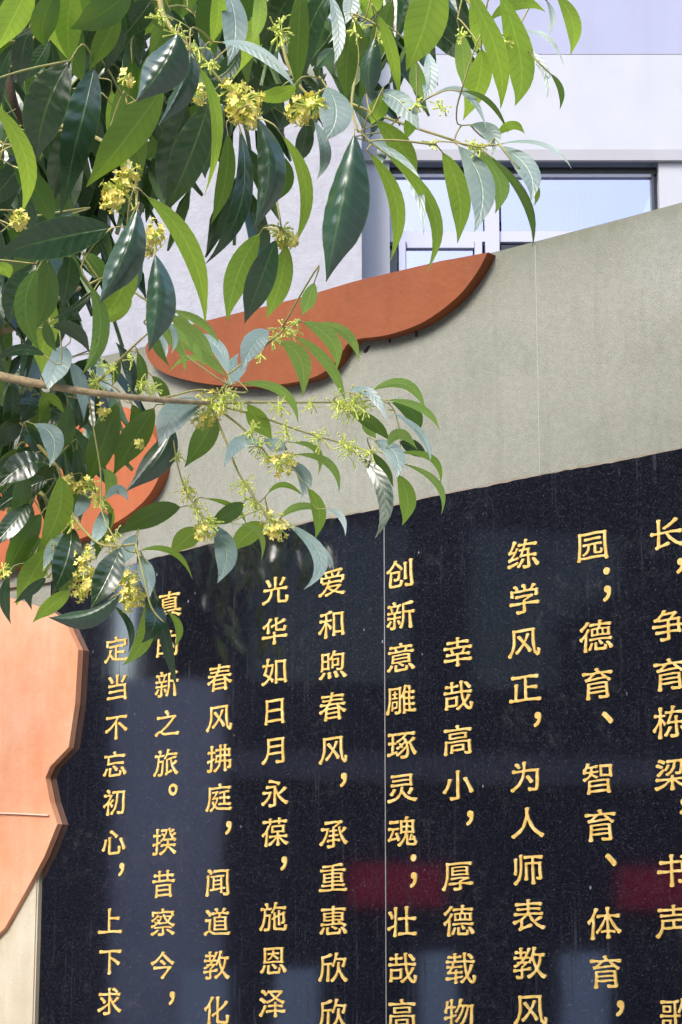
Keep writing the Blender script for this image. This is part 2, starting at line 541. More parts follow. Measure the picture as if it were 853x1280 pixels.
# granite slabs: polished stones set side by side
def slab(a0, a1, z0=0.35):
    seg = sorted([p for p in slab_top if a0 < p[0] < a1], key=lambda p: p[0])
    s = sorted(slab_top, key=lambda p: p[0])
    def zt(a):
        for p, q in zip(s, s[1:]):
            if p[0] <= a <= q[0]:
                return p[1] + (q[1]-p[1])*(a-p[0])/(q[0]-p[0])
        return s[0][1]
    # slightly chipped top edge
    pts = [(a0, z0), (a1, z0), (a1, zt(a1))]
    n = 90
    for i in range(1, n):
        a = a1 + (a0-a1)*i/n
        pts.append((a, zt(a) - 0.004*max(0, noise.noise(V((a*38, 1.3, 0)))) - 0.002*noise.noise(V((a*120, 5, 0)))))
    pts.append((a0, zt(a0)))
    o = wpart(wprism('granite_slab', pts, 0.0015, 0.012, M['granite'], wall, 0.0006))
    return o
slab_r = slab(a_seam+0.0008, a_sr)
slab_l = slab(a_sl, a_seam-0.0008)
bm = bmesh.new()
wbox(bm, a_seam-0.0011, a_seam+0.0011, 0.35, on_wall(485, 637)[1], 0.0105, 0.0128)
wpart(from_bm('joint_strip', bm, M['caulk'], wall))

# irregular mortar line along the top of the slabs
bm = bmesh.new()
s = sorted(slab_top, key=lambda p: p[0])
N_ = 160
rows = []
for i in range(N_+1):
    a = s[0][0] + (s[-1][0]-s[0][0])*i/N_
    for p, q in zip(s, s[1:]):
        if p[0] <= a <= q[0] + 1e-9:
            z = p[1] + (q[1]-p[1])*(a-p[0])/(q[0]-p[0])
            break
    h = 0.007 + 0.005*noise.noise(V((a*9, 2, 0))) + 0.003*noise.noise(V((a*60, 7, 0)))
    rows.append([bm.verts.new(wl(a, z-0.004, 0.001)), bm.verts.new(wl(a, z-0.002, 0.0095)), bm.verts.new(wl(a, z+h*0.7, 0.008 + 0.003*noise.noise(V((a*40, 9, 0))))), bm.verts.new(wl(a, z+h, 0.001))])
for r0, r1 in zip(rows, rows[1:]):
    for j in range(3):
        bm.faces.new((r0[j], r1[j], r1[j+1], r0[j+1]))
wpart(from_bm('mortar_edge', bm, M['mortar'], wall))

# cream stone pier at the left of the slabs
d_p = 0.018
p0 = on_wall(47, 1105, d_p)
pts = [(a_left+0.02, 0.0), (p0[0], 0.0), (p0[0], on_wall(47, 1060, d_p)[1]), (a_left+0.02, on_wall(0, 1060, d_p)[1])]
wpart(wprism('stone_pier', pts, 0.0, d_p, M['cream_stone'], wall, 0.004, 'cream painted stone pier left of the black slabs'))

# orange carved ornaments, thick pieces standing out from the wall
def orn(px, d, m, label, bevel=0.003, smooth=None, back=0.013, facet=0.0):
    pts = [on_wall(x, y, d) for x, y in px]
    return wpart(wprism('carved_ornament', pts, back, d, m, wall, bevel, label, facet))
T = 0.032
cres_top = [(618, 316), (560, 327), (450, 353), (380, 374), (257, 404), (228, 412), (192, 429)]
cres_bot = catmull([(190, 432), (193, 452), (215, 470), (262, 482), (320, 486), (375, 481), (410, 470), (432, 450), (440, 436), (455, 427), (495, 421), (540, 404), (580, 374), (604, 344), (618, 318)], 5)
SHX = -8
cres_top = [(x+SHX, y-1) for x, y in cres_top]
cres_bot = [(x+SHX, y-3) for x, y in cres_bot]
cres = cres_top[:-1] + [(192+SHX, 428)] + cres_bot[1:-1]
orn(cres, T, M['terracotta'], 'rust orange crescent shaped ornament under the wavy wall top', 0.002, back=0.0005)
c2 = catmull([(-60, 640), (-40, 560), (10, 528), (60, 521), (100, 510), (140, 505), (178, 522), (198, 556), (203, 580), (192, 610), (172, 634), (140, 656), (95, 676), (40, 700), (-10, 715), (-50, 700), (-60, 640)], 5)[:-1]
orn(c2, T, mat_o := m_paint('pale_rust_orange_paint', (0.40, 0.11, 0.038), (0.35, 0.098, 0.034), 0.6), 'light orange rounded ornament behind the leaves', 0.002, back=0.0005)
c3 = [(-160, 700), (-60, 735), (10, 748), (52, 762), (76, 778), (92, 812), (88, 880), (80, 934), (57, 958), (51, 972), (57, 1003), (66, 1030), (50, 1070), (33, 1102), (0, 1160), (-60, 1220), (-200, 1240), (-260, 1000)]
c3 = [(x+6, y) for x, y in c3]
orn(c3, 0.032, M['orange'], 'large faded orange faceted ornament at the lower left', 0.0, facet=0.034)
sa = [on_wall(x, y, 0.036) for x, y in ((-150, 1012), (20, 1017), (61, 1019))]
bm = bmesh.new()
for p, q in zip(sa, sa[1:]):
    vs_ = [bm.verts.new(wl(u_, z_+dz_, d_)) for (u_, z_) in (p, q) for dz_ in (-0.0014, 0.0014) for d_ in (0.030, 0.0384)]
    for f_ in ((0, 1, 3, 2), (4, 6, 7, 5), (0, 4, 5, 1), (2, 3, 7, 6), (1, 5, 7, 3)):
        bm.faces.new([vs_[i_] for i_ in f_])
wpart(from_bm('joint_strip', bm, mat('pink_joint_filler', (0.90, 0.60, 0.48), 0.8), wall))
# little iron pins and a drain hole under the crescent
for x, y in ((482, 424), (515, 417)):
    a, z = on_wall(x, y, 0.02)
    bm = bmesh.new()
    wbox(bm, a-0.0009, a+0.0009, z-0.004, z+0.012, 0.0, 0.006)
    wpart(from_bm('iron_pin', bm, M['dark_frame'], wall))
a, z = on_wall(459, 437)
hole = [(a + 0.009*math.cos(t)*(1+0.25*math.sin(3*t)), z + 0.006*math.sin(t) + 0.5*0.011*math.cos(t)) for t in [i*PI/8 for i in range(16)]]
wpart(wprism('drain_hole', hole, 0.0001, 0.0012, mat('black_hole', (0.01, 0.01, 0.01), 0.9), wall))

# ------------------------------------------------------------ the carved gold characters
CH = """定 145.7 811.8
当 146.8 859.3
不 145.7 908.5
忘 143.7 955.7
初 143.7 1002.4
心 142.3 1052.8
上 137.9 1151.7
下 137.9 1201.6
求 137 1251.9
真 211.8 755.5
的 209.7 804.8
新 209 855
之 209 904.3
旅 207.8 953.5
揆 206 1052
昔 204.7 1105
察 203.8 1153
今 203.3 1207
春 274.8 847
风 274 897.3
拂 274.6 948
庭 273.7 997
闻 272.4 1102.7
道 271.5 1152.6
教 270.6 1206.5
化 270.6 1263
光 344.5 738
华 343.4 789
如 343.4 839
日 343.4 888.5
月 344.4 937.7
永 343.7 991.3
葆 343.7 1040.3
施 341.9 1145.9
恩 341.9 1200.7
泽 340.5 1254
爱 415.5 728
和 415.5 780
煦 416 831
春 416 883
风 416.3 937
承 417 1042.5
重 416.3 1097.3
惠 417 1150.8
欣 416.3 1209.6
欣 416.3 1267.5
创 500.5 717
新 501.4 769
意 501.4 822
雕 501.4 875
琢 502.3 931
灵 502.8 984.6
魂 502.8 1039.8
壮 502.8 1152
哉 502.8 1210.4
高 502.8 1268
幸 572.4 815
哉 572.4 870
高 572.4 925
小 572.4 981.4
厚 572.4 1094.6
德 573.3 1151
载 575.5 1210.4
物 574.2 1268
练 654 693
学 655.5 748.7
风 655 803
正 656.3 860
为 657.7 971
人 659.5 1028.6
师 660 1087
表 660.8 1144
教 661.7 1203.7
风 663 1262
园 740.8 681.8
德 744.8 795
育 747 854.6
智 748.4 972.5
育 750.6 1031.7
体 755 1154.3
育 757.4 1215
长 832.8 667
争 836 781.4
育 837.3 843
栋 838.2 902.7
梁 840.5 968
书 842 1088.3
声 842.7 1152
， 152 1087
。 216.7 987
， 215 1248
， 285.7 1035
， 355 1079.5
， 429.6 975
； 517 1089
， 587.6 1022.7
， 672 899.5
； 758.7 730.7
、 759.6 897
、 764 1075
， 775.3 1260.7
， 850.8 707.4
， 855 1008
歌 847 1269"""
glyphs = {}
fc = bpy.data.curves.new('glyph', 'FONT')
fc.fill_mode = 'NONE'
fc.resolution_u = 3
fo = bpy.data.objects.new('glyph', fc)
COL.objects.link(fo)
PUNCT = '，。、；'

def loops_of(me):
    nb = {}
    for e in me.edges:
        a, b = e.vertices
        nb.setdefault(a, []).append(b)
        nb.setdefault(b, []).append(a)
    seen = set()
    out = []
    for st in nb:
        if st in seen:
            continue
        loop = [st]
        seen.add(st)
        cur = st
        while True:
            nx = [q for q in nb[cur] if q not in seen]
            if not nx:
                break
            cur = nx[0]
            seen.add(cur)
            loop.append(cur)
        out.append([V((me.vertices[i].co.x, me.vertices[i].co.y)) for i in loop])
    return out

def resample(lp, step):
    n = len(lp)
    out = []
    for i in range(n):
        a, b = lp[i], lp[(i+1) % n]
        k = max(1, int(round((b-a).length/step)))
        for j in range(k):
            out.append(a.lerp(b, j/k))
    return out

GN = 150                                        # grid over the character cell
GX = np.linspace(-0.12, 1.12, GN)
GY = np.linspace(-0.28, 0.98, GN)

def blur(f, sx, sy):
    for ax, sg_ in ((1, sx), (0, sy)):
        r_ = int(3*sg_)+1
        kk_ = np.exp(-0.5*(np.arange(-r_, r_+1)/sg_)**2)
        kk_ /= kk_.sum()
        f = np.apply_along_axis(lambda v_: np.convolve(v_, kk_, mode='same'), ax, f)
    return f

def contours(f, lev):
    """closed iso lines of f on the grid (marching squares)"""
    seg = {}
    g_ = f - lev
    ins = g_ > 0
    def pt(i, j, k_):                            # point on grid edge: k_=0 along x, 1 along y
        if k_ == 0:
            t = g_[j, i]/(g_[j, i]-g_[j, i+1])
            return V((GX[i]+(GX[i+1]-GX[i])*t, GY[j]))
        t = g_[j, i]/(g_[j, i]-g_[j+1, i])
        return V((GX[i], GY[j]+(GY[j+1]-GY[j])*t))
    cells = np.argwhere((ins[:-1, :-1] != ins[1:, :-1]) | (ins[:-1, :-1] != ins[:-1, 1:]) | (ins[:-1, :-1] != ins[1:, 1:]))
    nb = {}
    for j, i in cells:
        j, i = int(j), int(i)
        c_ = (ins[j, i], ins[j, i+1], ins[j+1, i+1], ins[j+1, i])
        e = [(i, j, 0), (i+1, j, 1), (i, j+1, 0), (i, j, 1)]      # bottom, right, top, left
        cut = [c_[0] != c_[1], c_[1] != c_[2], c_[2] != c_[3], c_[3] != c_[0]]
        es = [e[q] for q in range(4) if cut[q]]
        prs = [(es[0], es[1])] if len(es) == 2 else ([(e[0], e[3]), (e[1], e[2])] if c_[0] else [(e[0], e[1]), (e[2], e[3])])
        for p_, q_ in prs:
            nb.setdefault(p_, []).append(q_)
            nb.setdefault(q_, []).append(p_)
    seen = set()
    out = []
    for st in nb:
        if st in seen:
            continue
        lp = [st]
        seen.add(st)
        cur = st
        while True:
            nx = [q for q in nb[cur] if q not in seen]
            if not nx:
                break
            cur = nx[0]
            seen.add(cur)
            lp.append(cur)
        if len(lp) > 10:
            out.append([pt(*q) for q in lp])
    return out

def glyph(ch):
    """one character, its sans outline turned into a rounded, swelling clerical brush hand and cut as a thin solid"""
    if ch in glyphs:
        return glyphs[ch]
    fc.body = ch
    dg = bpy.context.evaluated_depsgraph_get()
    dg.update()
    me = bpy.data.meshes.new_from_object(fo.evaluated_get(dg), depsgraph=dg)
    lps = loops_of(me)
    bpy.data.meshes.remove(me)
    P_ = ch in PUNCT
    X_, Y_ = np.meshgrid(GX, GY)
    SS = 3
    dx = (GX[1]-GX[0])/SS
    acc = np.zeros_like(X_)
    for ox in range(SS):
        for oy in range(SS):
            xx = X_ + (ox-1)*dx
            yy = Y_ + (oy-1)*dx
            par = np.zeros(X_.shape, int)
            for lp in lps:
                n = len(lp)
                for i in range(n):
                    p, q = lp[i], lp[(i+1) % n]
                    if p.y == q.y:
                        continue
                    c_ = ((p.y > yy) != (q.y > yy)) & (xx < (q.x-p.x)*(yy-p.y)/(q.y-p.y)+p.x)
                    par += np.where(c_, 1 if q.y > p.y else -1, 0)
            acc += (par != 0)
    acc /= SS*SS
    dens = acc.mean()
    f = blur(acc, 1.7, 1.9)
    rnd = random.Random(ord(ch))
    ph = rnd.random()*50
    nz = np.array([[noise.noise(V((x_*7+ph, y_*7, 0.4))) for x_ in GX[::6]] for y_ in GY[::6]])
    nz = np.kron(nz, np.ones((6, 6)))[:GN, :GN]
    nz = blur(nz, 4, 4)
    wide = blur(acc, 7.5, 7.5)                        # where strokes crowd they stay thin, free ends swell
    lev = np.maximum(0.075, 0.14 + 2.3*np.clip(wide - 0.27, -0.16, 0.2) - 0.10*nz - 0.06*np.clip(X_-0.5, 0, 0.5))
    if P_:
        lev = 0.2 + 0*X_
    cts = contours(f - lev, 0.0)
    if P_:
        allp = [p for l in lps for p in l]
        cx = (min(p.x for p in allp)+max(p.x for p in allp))/2
        cy = (min(p.y for p in allp)+max(p.y for p in allp))/2
        sx = sy = 0.092
    else:
        cx, cy = 0.5, 0.38
        sx, sy = 0.0880, 0.0690
    cu = bpy.data.curves.new('g', 'CURVE')
    cu.dimensions = '2D'
    cu.fill_mode = 'BOTH'
    cu.extrude = 0.0012
    for lp in cts:
        q = lp
        for _ in range(2):
            n = len(q)
            q = [(q[i-1] + q[i]*2 + q[(i+1) % n])/4 for i in range(n)]
        q = q[::2]
        res = []
        for p0 in q:
            p = V((p0.x-cx, p0.y-cy))
            if not P_:
                p.x *= 0.94 + 0.20*max(0, -p.y)                     # feet spread
                p.y += 0.016*math.sin(p.x*7.0+0.4) + 0.30*max(0, abs(p.x)-0.34)*(0.5 if p.x > 0 else -0.25)
            res.append((p.x*sx, p.y*sy))
        sp = cu.splines.new('POLY')
        sp.points.add(len(res)-1)
        for pt_, r_ in zip(sp.points, res):
            pt_.co = (r_[0], r_[1], 0, 1)
        sp.use_cyclic_u = True
    co = bpy.data.objects.new('g', cu)
    COL.objects.link(co)
    dg = bpy.context.evaluated_depsgraph_get()
    dg.update()
    me = bpy.data.meshes.new_from_object(co.evaluated_get(dg), depsgraph=dg)
    bpy.data.objects.remove(co)
    R = Matrix(((WA.x, 0, WN.x, 0), (WA.y, 0, WN.y, 0), (0, 1, 0, 0), (0, 0, 0, 1)))
    me.transform(R)
    me.name = 'character'
    me.materials.clear()
    me.materials.append(M['gold'])
    glyphs[ch] = me
    return me

for row in CH.strip().split('\n'):
    ch, x, y = row.split()
    x, y = float(x), float(y)
    me = glyph(ch)
    a, z = on_wall(x, y, 0.0135)
    o = link('punctuation_mark' if ch in PUNCT else 'character', me, None, slab_l if x < 487 else slab_r)
    o.location = wl(a, z, 0.0134) - wl(0, 0)
bpy.data.objects.remove(fo)

# ------------------------------------------------------------ school building behind the wall
YB = 16.0
def fx(x, y):
    p = at_y(x, y, YB)
    return p.x, p.z
bld = thing('school_building', 'white school building with lilac framed blue windows rising behind the wavy wall', 'building')
def bbox(name, x0, x1, y0, y1, z0, z1, m, parent=bld, label=None):
    bm = bmesh.new()
    box(bm, x0, x1, y0, y1, z0, z1)
    o = from_bm(name, bm, m, parent)
    if label:
        o['label'] = label
    return o
xw0, zt_ = fx(487, 190)
xw1, _ = fx(823, 190)
z_top = fx(600, 190)[1]
z_sof = fx(700, 68)[1]
z_s0 = fx(600, 420)[1]
xl = fx(452, 300)[0]
# wall around the window opening
bbox('wall', xl, 40, YB, YB+0.35, z_top, z_sof, M['white'])
bbox('wall', xw1, 40, YB, YB+0.35, 0, z_top-0.001, M['white'])
bbox('wall', xl, xw1-0.001, YB, YB+0.35, 0, z_s0, M['white'])
bbox('wall', xl, xw0-0.001, YB+0.001, YB+0.35, z_s0+0.001, z_top-0.001, M['white'])
bbox('stucco_wall', -30, xl-0.001, YB-0.35, YB+0.35, 0, z_sof+3, M['stucco'], label='rough white stucco wall left of the window')
bbox('flat_soffit_band', xl, 40, YB-0.004, YB+0.35, z_sof+0.001, z_sof+1.6, M['soffit'])  # flush band tinted as the shaded underside of an overhang
bbox('upper_wall', xl, 40, YB, YB+0.3, z_sof+1.601, z_sof+4.0, M['white'])
# lintel and window
bbox('lintel', xw0-0.25, 12, YB-0.05, YB-0.001, fx(600, 203)[1], z_top+0.003, M['lintel'])
win = bbox('window', xw0, xw1, YB+0.10, YB+0.16, fx(600, 212)[1], fx(600, 203.5)[1], M['dark_frame'], label='wide window with a dark top rail and blue panes')
def wbar(name, px0, py0, px1, py1, y0, y1, m):
    x0, z1 = fx(px0, py0)
    x1, z0 = fx(px1, py1)
    return bbox(name, x0, x1, YB+y0, YB+y1, z0, z1, m, win)
wbar('frame', 819, 213, 822.5, 420, 0.08, 0.16, M['dark_frame'])
wbar('frame', 487, 286, 818, 299, 0.06, 0.15, M['pale_frame'])
wbar('frame', 487, 213, 491, 285, 0.08, 0.15, M['pale_frame'])
wbar('frame', 606, 213, 627, 420, 0.04, 0.14, M['pale_frame'])
wbar('frame', 491, 212.4, 605, 216, 0.09, 0.15, M['pale_frame'])
wbar('frame', 628, 212.4, 816, 216, 0.09, 0.15, M['pale_frame'])
wbar('pane', 491, 216.5, 605.5, 285.5, 0.125, 0.13, M['glass'])
wbar('pane', 627.5, 216.5, 818, 285.5, 0.125, 0.13, M['glass'])
# open casement seen at the left below the transom, dark opening beside it
wbar('frame', 499, 299.5, 508, 420, 0.02, 0.10, M['pale_frame'])
wbar('frame', 594, 299.5, 605, 420, 0.05, 0.13, M['pale_frame'])
wbar('frame', 508.5, 299.5, 593.5, 307, 0.05, 0.12, M['pale_frame'])
wbar('pane', 508.5, 307.5, 593.5, 420, 0.09, 0.094, M['glass'])
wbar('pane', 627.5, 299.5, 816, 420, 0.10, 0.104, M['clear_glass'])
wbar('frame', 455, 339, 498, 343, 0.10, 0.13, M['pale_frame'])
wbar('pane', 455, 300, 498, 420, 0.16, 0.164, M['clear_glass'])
# curtains hung inside
def curtain(px0, px1, y0, y1):
    x0, z1 = fx(px0, y0)
    x1, z0 = fx(px1, y1)
    bm = bmesh.new()
    n = 60
    prev = None
    for i in range(n+1):
        t = i/n
        x = x0 + (x1-x0)*t
        yy = YB+0.45 + 0.035*math.sin(t*PI*2*9) + 0.02*math.sin(t*41)
        a = bm.verts.new((x, yy, z0))
        b = bm.verts.new((x, yy, z1))
        if prev:
            bm.faces.new((prev[0], a, b, prev[1]))
        prev = (a, b)
    r = bmesh.ops.extrude_face_region(bm, geom=bm.faces[:])
    bmesh.ops.translate(bm, verts=[v for v in r['geom'] if isinstance(v, bmesh.types.BMVert)], vec=(0, 0.004, 0))
    from_bm('curtain', bm, M['curtain'], win, True)
curtain(688, 755, 214, 420)
curtain(494, 520, 214, 420)
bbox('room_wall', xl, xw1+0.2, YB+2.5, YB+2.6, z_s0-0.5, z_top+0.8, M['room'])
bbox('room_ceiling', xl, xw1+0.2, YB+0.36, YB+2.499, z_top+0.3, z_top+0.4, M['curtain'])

# ------------------------------------------------------------ school block across the yard (seen mirrored in the granite)
XO = -14.0
opp = thing('teaching_block', 'grey blue teaching block across the yard, mirrored in the polished black slabs', 'building')
mfac = m_plaster('grey_blue_facade', (0.045, 0.045, 0.064), amp=0.15, scale=1.0)
mfacp = m_plaster('pale_lilac_facade', (0.19, 0.18, 0.22), amp=0.1, scale=1.0)
mdoor = mat('pale_blue_door', (0.70, 0.76, 0.90), 0.5)
mwin = mat('dark_glass', (0.03, 0.035, 0.05), 0.05, 0.8)
def ob(name, y0, y1, z0, z1, x0, x1, m, parent=opp, label=None):
    bm = bmesh.new()
    box(bm, x0, x1, y0, y1, z0, z1)
    o = from_bm(name, bm, m, parent)
    if label:
        o['label'] = label
    return o
ob('wall', -24, 2.95, 0, 6.7, XO-8, XO, mfac)
ob('gable_wall', 2.952, 4.0, 0, 3.9, XO-8, XO-0.1, m_plaster('pale_lilac_gable', (0.60, 0.58, 0.68), amp=0.15, scale=1.0))
ob('wall', 4.002, 9, 0, 6.7, XO-8, XO, mfac)
ob('roof', -24, 2.98, 6.702, 6.9, XO-8.3, XO+0.5, mfacp)
ob('roof', 4.0, 9.3, 6.702, 6.9, XO-8.3, XO+0.5, mfacp)
ob('floor_band', -14, 2.94, 3.0, 3.25, XO+0.001, XO+0.12, mfacp)
for i in range(7):
    y = 2.0 - i*2.1
    wn = ob('window', y-0.75, y+0.75, 3.9, 5.4, XO+0.001, XO+0.03, mwin)
    f = ob('frame', y-0.03, y+0.03, 3.9, 5.4, XO+0.031, XO+0.06, mfacp, wn)
for (y0, y1, z1) in ((2.94, 3.38, 1.32), (2.1, 2.51, 1.32), (0.84, 1.18, 1.45), (-0.61, -0.16, 1.46), (-2.3, -1.8, 1.46), (-4.2, -3.8, 1.46)):
    ob('door', y0, y1, 0, z1, XO+0.001 if y1 < 2.95 else XO+0.001, XO+0.06, mdoor)
# unseen wing added behind the camera to darken what the leaves reflect
ob('added_wing_wall', -24, -13, 0, 11.0, XO+0.002, 26, mfac)
for i in range(9):
    x = XO + 3.0 + i*4.0
    for zz in (1.0, 4.4, 7.8):
        f = ob('window', -12.999, -12.97, zz, zz+1.9, x, x+2.4, mwin)
        ob('frame', -12.969, -12.94, zz, zz+1.9, x+1.17, x+1.23, mfacp, f)
# red banners hung along the block
mred = mat('red_banner_cloth', (0.80, 0.015, 0.07), 0.7)
for i, (y0, y1, lab) in enumerate(((0.97, 1.89, 'red banner mirrored in the granite beside the vertical joint'), (-1.45, -0.66, 'red banner mirrored in the granite at the right edge'))):
    bm = bmesh.new()
    n = 16
    front = []
    for k_ in range(n+1):
        y = y0 + (y1-y0)*k_/n
        xx = XO + 0.20 + 0.015*math.sin(k_*1.7)
        front.append((bm.verts.new((xx, y, 1.86)), bm.verts.new((xx+0.01, y, 2.25))))
    for p, q in zip(front, front[1:]):
        bm.faces.new((p[0], q[0], q[1], p[1]))
    r = bmesh.ops.extrude_face_region(bm, geom=bm.faces[:])
    bmesh.ops.translate(bm, verts=[v for v in r['geom'] if isinstance(v, bmesh.types.BMVert)], vec=(-0.006, 0, 0))
    o = from_bm('red_banner', bm, mred)
    o['label'] = lab
    o['category'] = 'banner'

# ------------------------------------------------------------ the osmanthus tree
tree = thing('osmanthus_tree', 'leafy osmanthus tree with glossy leaves and small yellow blossoms hanging over the wall', 'tree')
TB = V((-1.75, 3.0, 0))
tree.location = TB

def tpart(o):
    o.data.transform(Matrix.Translation(-TB))
    return o

def depth_at(x, y):
    t = min(1, max(0, (y-405)/70))
    t = t*t*(3-2*t)
    if x > 330 and y > 360:
        t = max(t, min(1, (y-360)/40))
    return 2.2*(1-t) + 2.75*t

ZUP = V((0, 0, 1))
def leaf_mesh(spine, sides, halfw, fold, wav, segs, rnd, curl=0.0, rip=0.0):
    """spine points, side vectors, visible half width; fold angle of the two halves along the midrib"""
    n = len(spine)
    vs, uv, fs = [], [], []
    ph = rnd.random()*6
    ks = (-1, -0.5, 0, 0.5, 1)
    for i in range(n):
        t = i/(n-1)
        # lanceolate outline drawn out to a long tip
        wv = (math.sin(PI*min(1, t**0.92))**0.85 if 0 < t < 1 else 0)
        wv = max(wv*(1 - 0.45*max(0, (t-0.72)/0.28)), 0.02)
        p = spine[i]
        s, nn = sides[i]
        for k in ks:
            a = abs(k)
            ed = wav*math.sin(t*9+ph + (1.6 if k > 0 else 0))*a*a
            ed += rip*math.sin(t*46 - a*3.4 + (0.9 if k > 0 else 0))*(a*(1.25-a))*2.2*(1.0 if k > 0 else 0.45)
            q = p + s*(k*halfw*wv*math.cos(fold)) + nn*(halfw*wv*(a*math.sin(fold) + ed - curl*a*a))
            vs.append(q)
            uv.append((0.5+0.5*k, t))
    for i in range(n-1):
        for j in range(4):
            a = i*5+j
            fs.append((a, a+1, a+6, a+5))
    me = bpy.data.meshes.new('leaf')
    me.from_pydata(vs, [], fs)
    l = me.uv_layers.new(name='uv')
    for poly in me.polygons:
        poly.use_smooth = True
        for li, vi in zip(poly.loop_indices, poly.vertices):
            l.data[li].uv = uv[vi]
    return me

#        normal tilt (up), sideways roll range, fold, material
KIND = {
    'B': (0.95, 0.20, 0.18, 'leaf_sky_sheen'),
    'S': (0.16, 0.10, 0.72, 'leaf_sheen'),
    'E': (0.45, 0.45, 0.25, 'leaf_dark'),
    'D': (-0.10, 0.50, 0.30, 'leaf_dark'),
    'G': (-0.35, 0.45, 0.25, 'leaf_mid'),
    'Y': (-0.70, 0.30, 0.22, 'leaf_young'),
    'L': (-0.60, 0.40, 0.25, 'leaf_light'),
}

def make_leaf(bx, by, mx, my, tx, ty, wpx, kind, dz, rnd, n=13, stuff=None):
    tilt, roll, fold, mk = KIND[kind]
    big = wpx >= 34 and kind in 'DES'
    if big:
        n = 39
    D = depth_at((bx+tx)/2, (by+ty)/2) + dz + rnd.uniform(-0.02, 0.02)
    cx, cy = 2*mx - 0.5*(bx+tx), 2*my - 0.5*(by+ty)
    px = []
    for i in range(n):
        t = i/(n-1)
        px.append(((1-t)**2*bx + 2*t*(1-t)*cx + t*t*tx, (1-t)**2*by + 2*t*(1-t)*cy + t*t*ty))
    r0 = rnd.uniform(-roll, roll) + (0.22 if kind == 'S' and ty > by else 0)
    pts = []
    dep = [0.0]
    frames = []
    for i in range(n):
        t = i/(n-1)
        x, y = px[i]
        vdir = -ray(x, y).normalized()
        xa, ya = px[max(i-1, 0)]
        xb, yb = px[min(i+1, n-1)]
        T2 = (ray(xb, yb) - ray(xa, ya)).normalized()
        sd_ = T2.cross(vdir).normalized()
        up = ZUP - vdir*ZUP.dot(vdir)
        # the blade arches: base looks more to the sky, tip hangs
        tl = tilt + (0.35 - 0.8*t)*(1.0 if tilt > 0 else 0.55)
        nd = (vdir + up*tl + sd_*r0).normalized()
        k = -T2.dot(nd)/max(0.25, vdir.dot(nd))
        k = max(-1.1, min(1.1, k))
        frames.append((T2, vdir, nd, k))
    for i in range(1, n):
        L = ((px[i][0]-px[i-1][0])**2 + (px[i][1]-px[i-1][1])**2)**0.5/F*D
        dep.append(dep[-1] - L*(frames[i][3]+frames[i-1][3])/2)
    mid = dep[n//2]
    pts = [at_depth(px[i][0], px[i][1], D + dep[i] - mid) for i in range(n)]
    sides = []
    for i in range(n):
        T3 = (pts[min(i+1, n-1)] - pts[max(i-1, 0)]).normalized()
        nd = frames[i][2]
        s_ = T3.cross(nd).normalized()
        nn = s_.cross(T3).normalized()
        if nn.dot(nd) < 0:
            nn = -nn
        sides.append((s_, nn))
    # keep the width seen by the lens
    f = frames[n//2]
    sd_ = f[0].cross(f[1]).normalized()
    vis = max(0.45, abs(sides[n//2][0].dot(sd_)))
    hw = 1.0*wpx/2*D/F/vis/math.cos(fold)
    under = kind in 'YLG' and not (kind == 'G' and rnd.random() < 0.45)
    fd = fold*rnd.uniform(0.7, 1.2)*(-1 if under or kind == 'S' else 1)
    me = leaf_mesh(pts, sides, hw, fd, rnd.uniform(0.03, 0.10), n, rnd, curl=(0.12 if not under else -0.12), rip=(0.06 if big else 0.0))
    # orient: upper side = front faces
    p0 = me.polygons[(n//2)*4]
    facing = p0.normal.dot(sides[n//2][1]) > 0
    if facing == under:
        me.flip_normals()
    return me, pts, mk

network = []                                     # points of wood: (position, radius)
def add_wood(name, pxs, rads, m, k=6, n=7, label=None):
    """pxs: (x, y, depth) in the picture; rads in metres"""
    c = catmull([tuple(at_depth(x, y, d)) + (r,) for (x, y, d), r in zip(pxs, rads)], k)
    pts = [V(q[:3]) for q in c]
    rr = [max(0.0004, q[3]) for q in c]
    bm = bmesh.new()
    tube(bm, pts, rr, n)
    o = tpart(from_bm(name, bm, m, tree, True))
    network.extend(zip(pts, rr))
    return o

# trunk, left of the picture, forking into limbs
def limb(name, P_, R_, m):
    c = catmull([tuple(p)+(r,) for p, r in zip(P_, R_)], 8)
    bm = bmesh.new()
    tube(bm, [V(q[:3]) for q in c], [q[3] for q in c], 10)
    return tpart(from_bm(name, bm, m, tree, True))
limb('trunk', [(-1.75, 3.0, -0.05), (-1.73, 2.99, 0.6), (-1.70, 2.95, 1.2), (-1.66, 2.9, 1.9), (-1.6, 2.85, 2.6), (-1.5, 2.75, 3.4)], [0.085, 0.07, 0.062, 0.055, 0.045, 0.02], M['dark_bark'])
s0 = at_depth(-40, 462, 2.66)
limb('branch', [(-1.68, 2.93, 1.6), (-1.35, 2.85, 1.95), (-0.9, 2.78, 2.15), tuple(s0)], [0.028, 0.018, 0.010, 0.0062], M['dark_bark'])
s1 = at_depth(-30, 60, 2.42)
limb('branch', [(-1.64, 2.88, 2.1), (-1.3, 2.7, 2.5), (-0.85, 2.5, 2.65), tuple(s1)], [0.030, 0.020, 0.013, 0.007], M['dark_bark'])
s2 = at_depth(120, -90, 2.3)
limb('branch', [(-1.6, 2.85, 2.6), (-1.2, 2.65, 2.95), (-0.6, 2.4, 2.85), tuple(s2)], [0.028, 0.018, 0.011, 0.007], M['dark_bark'])

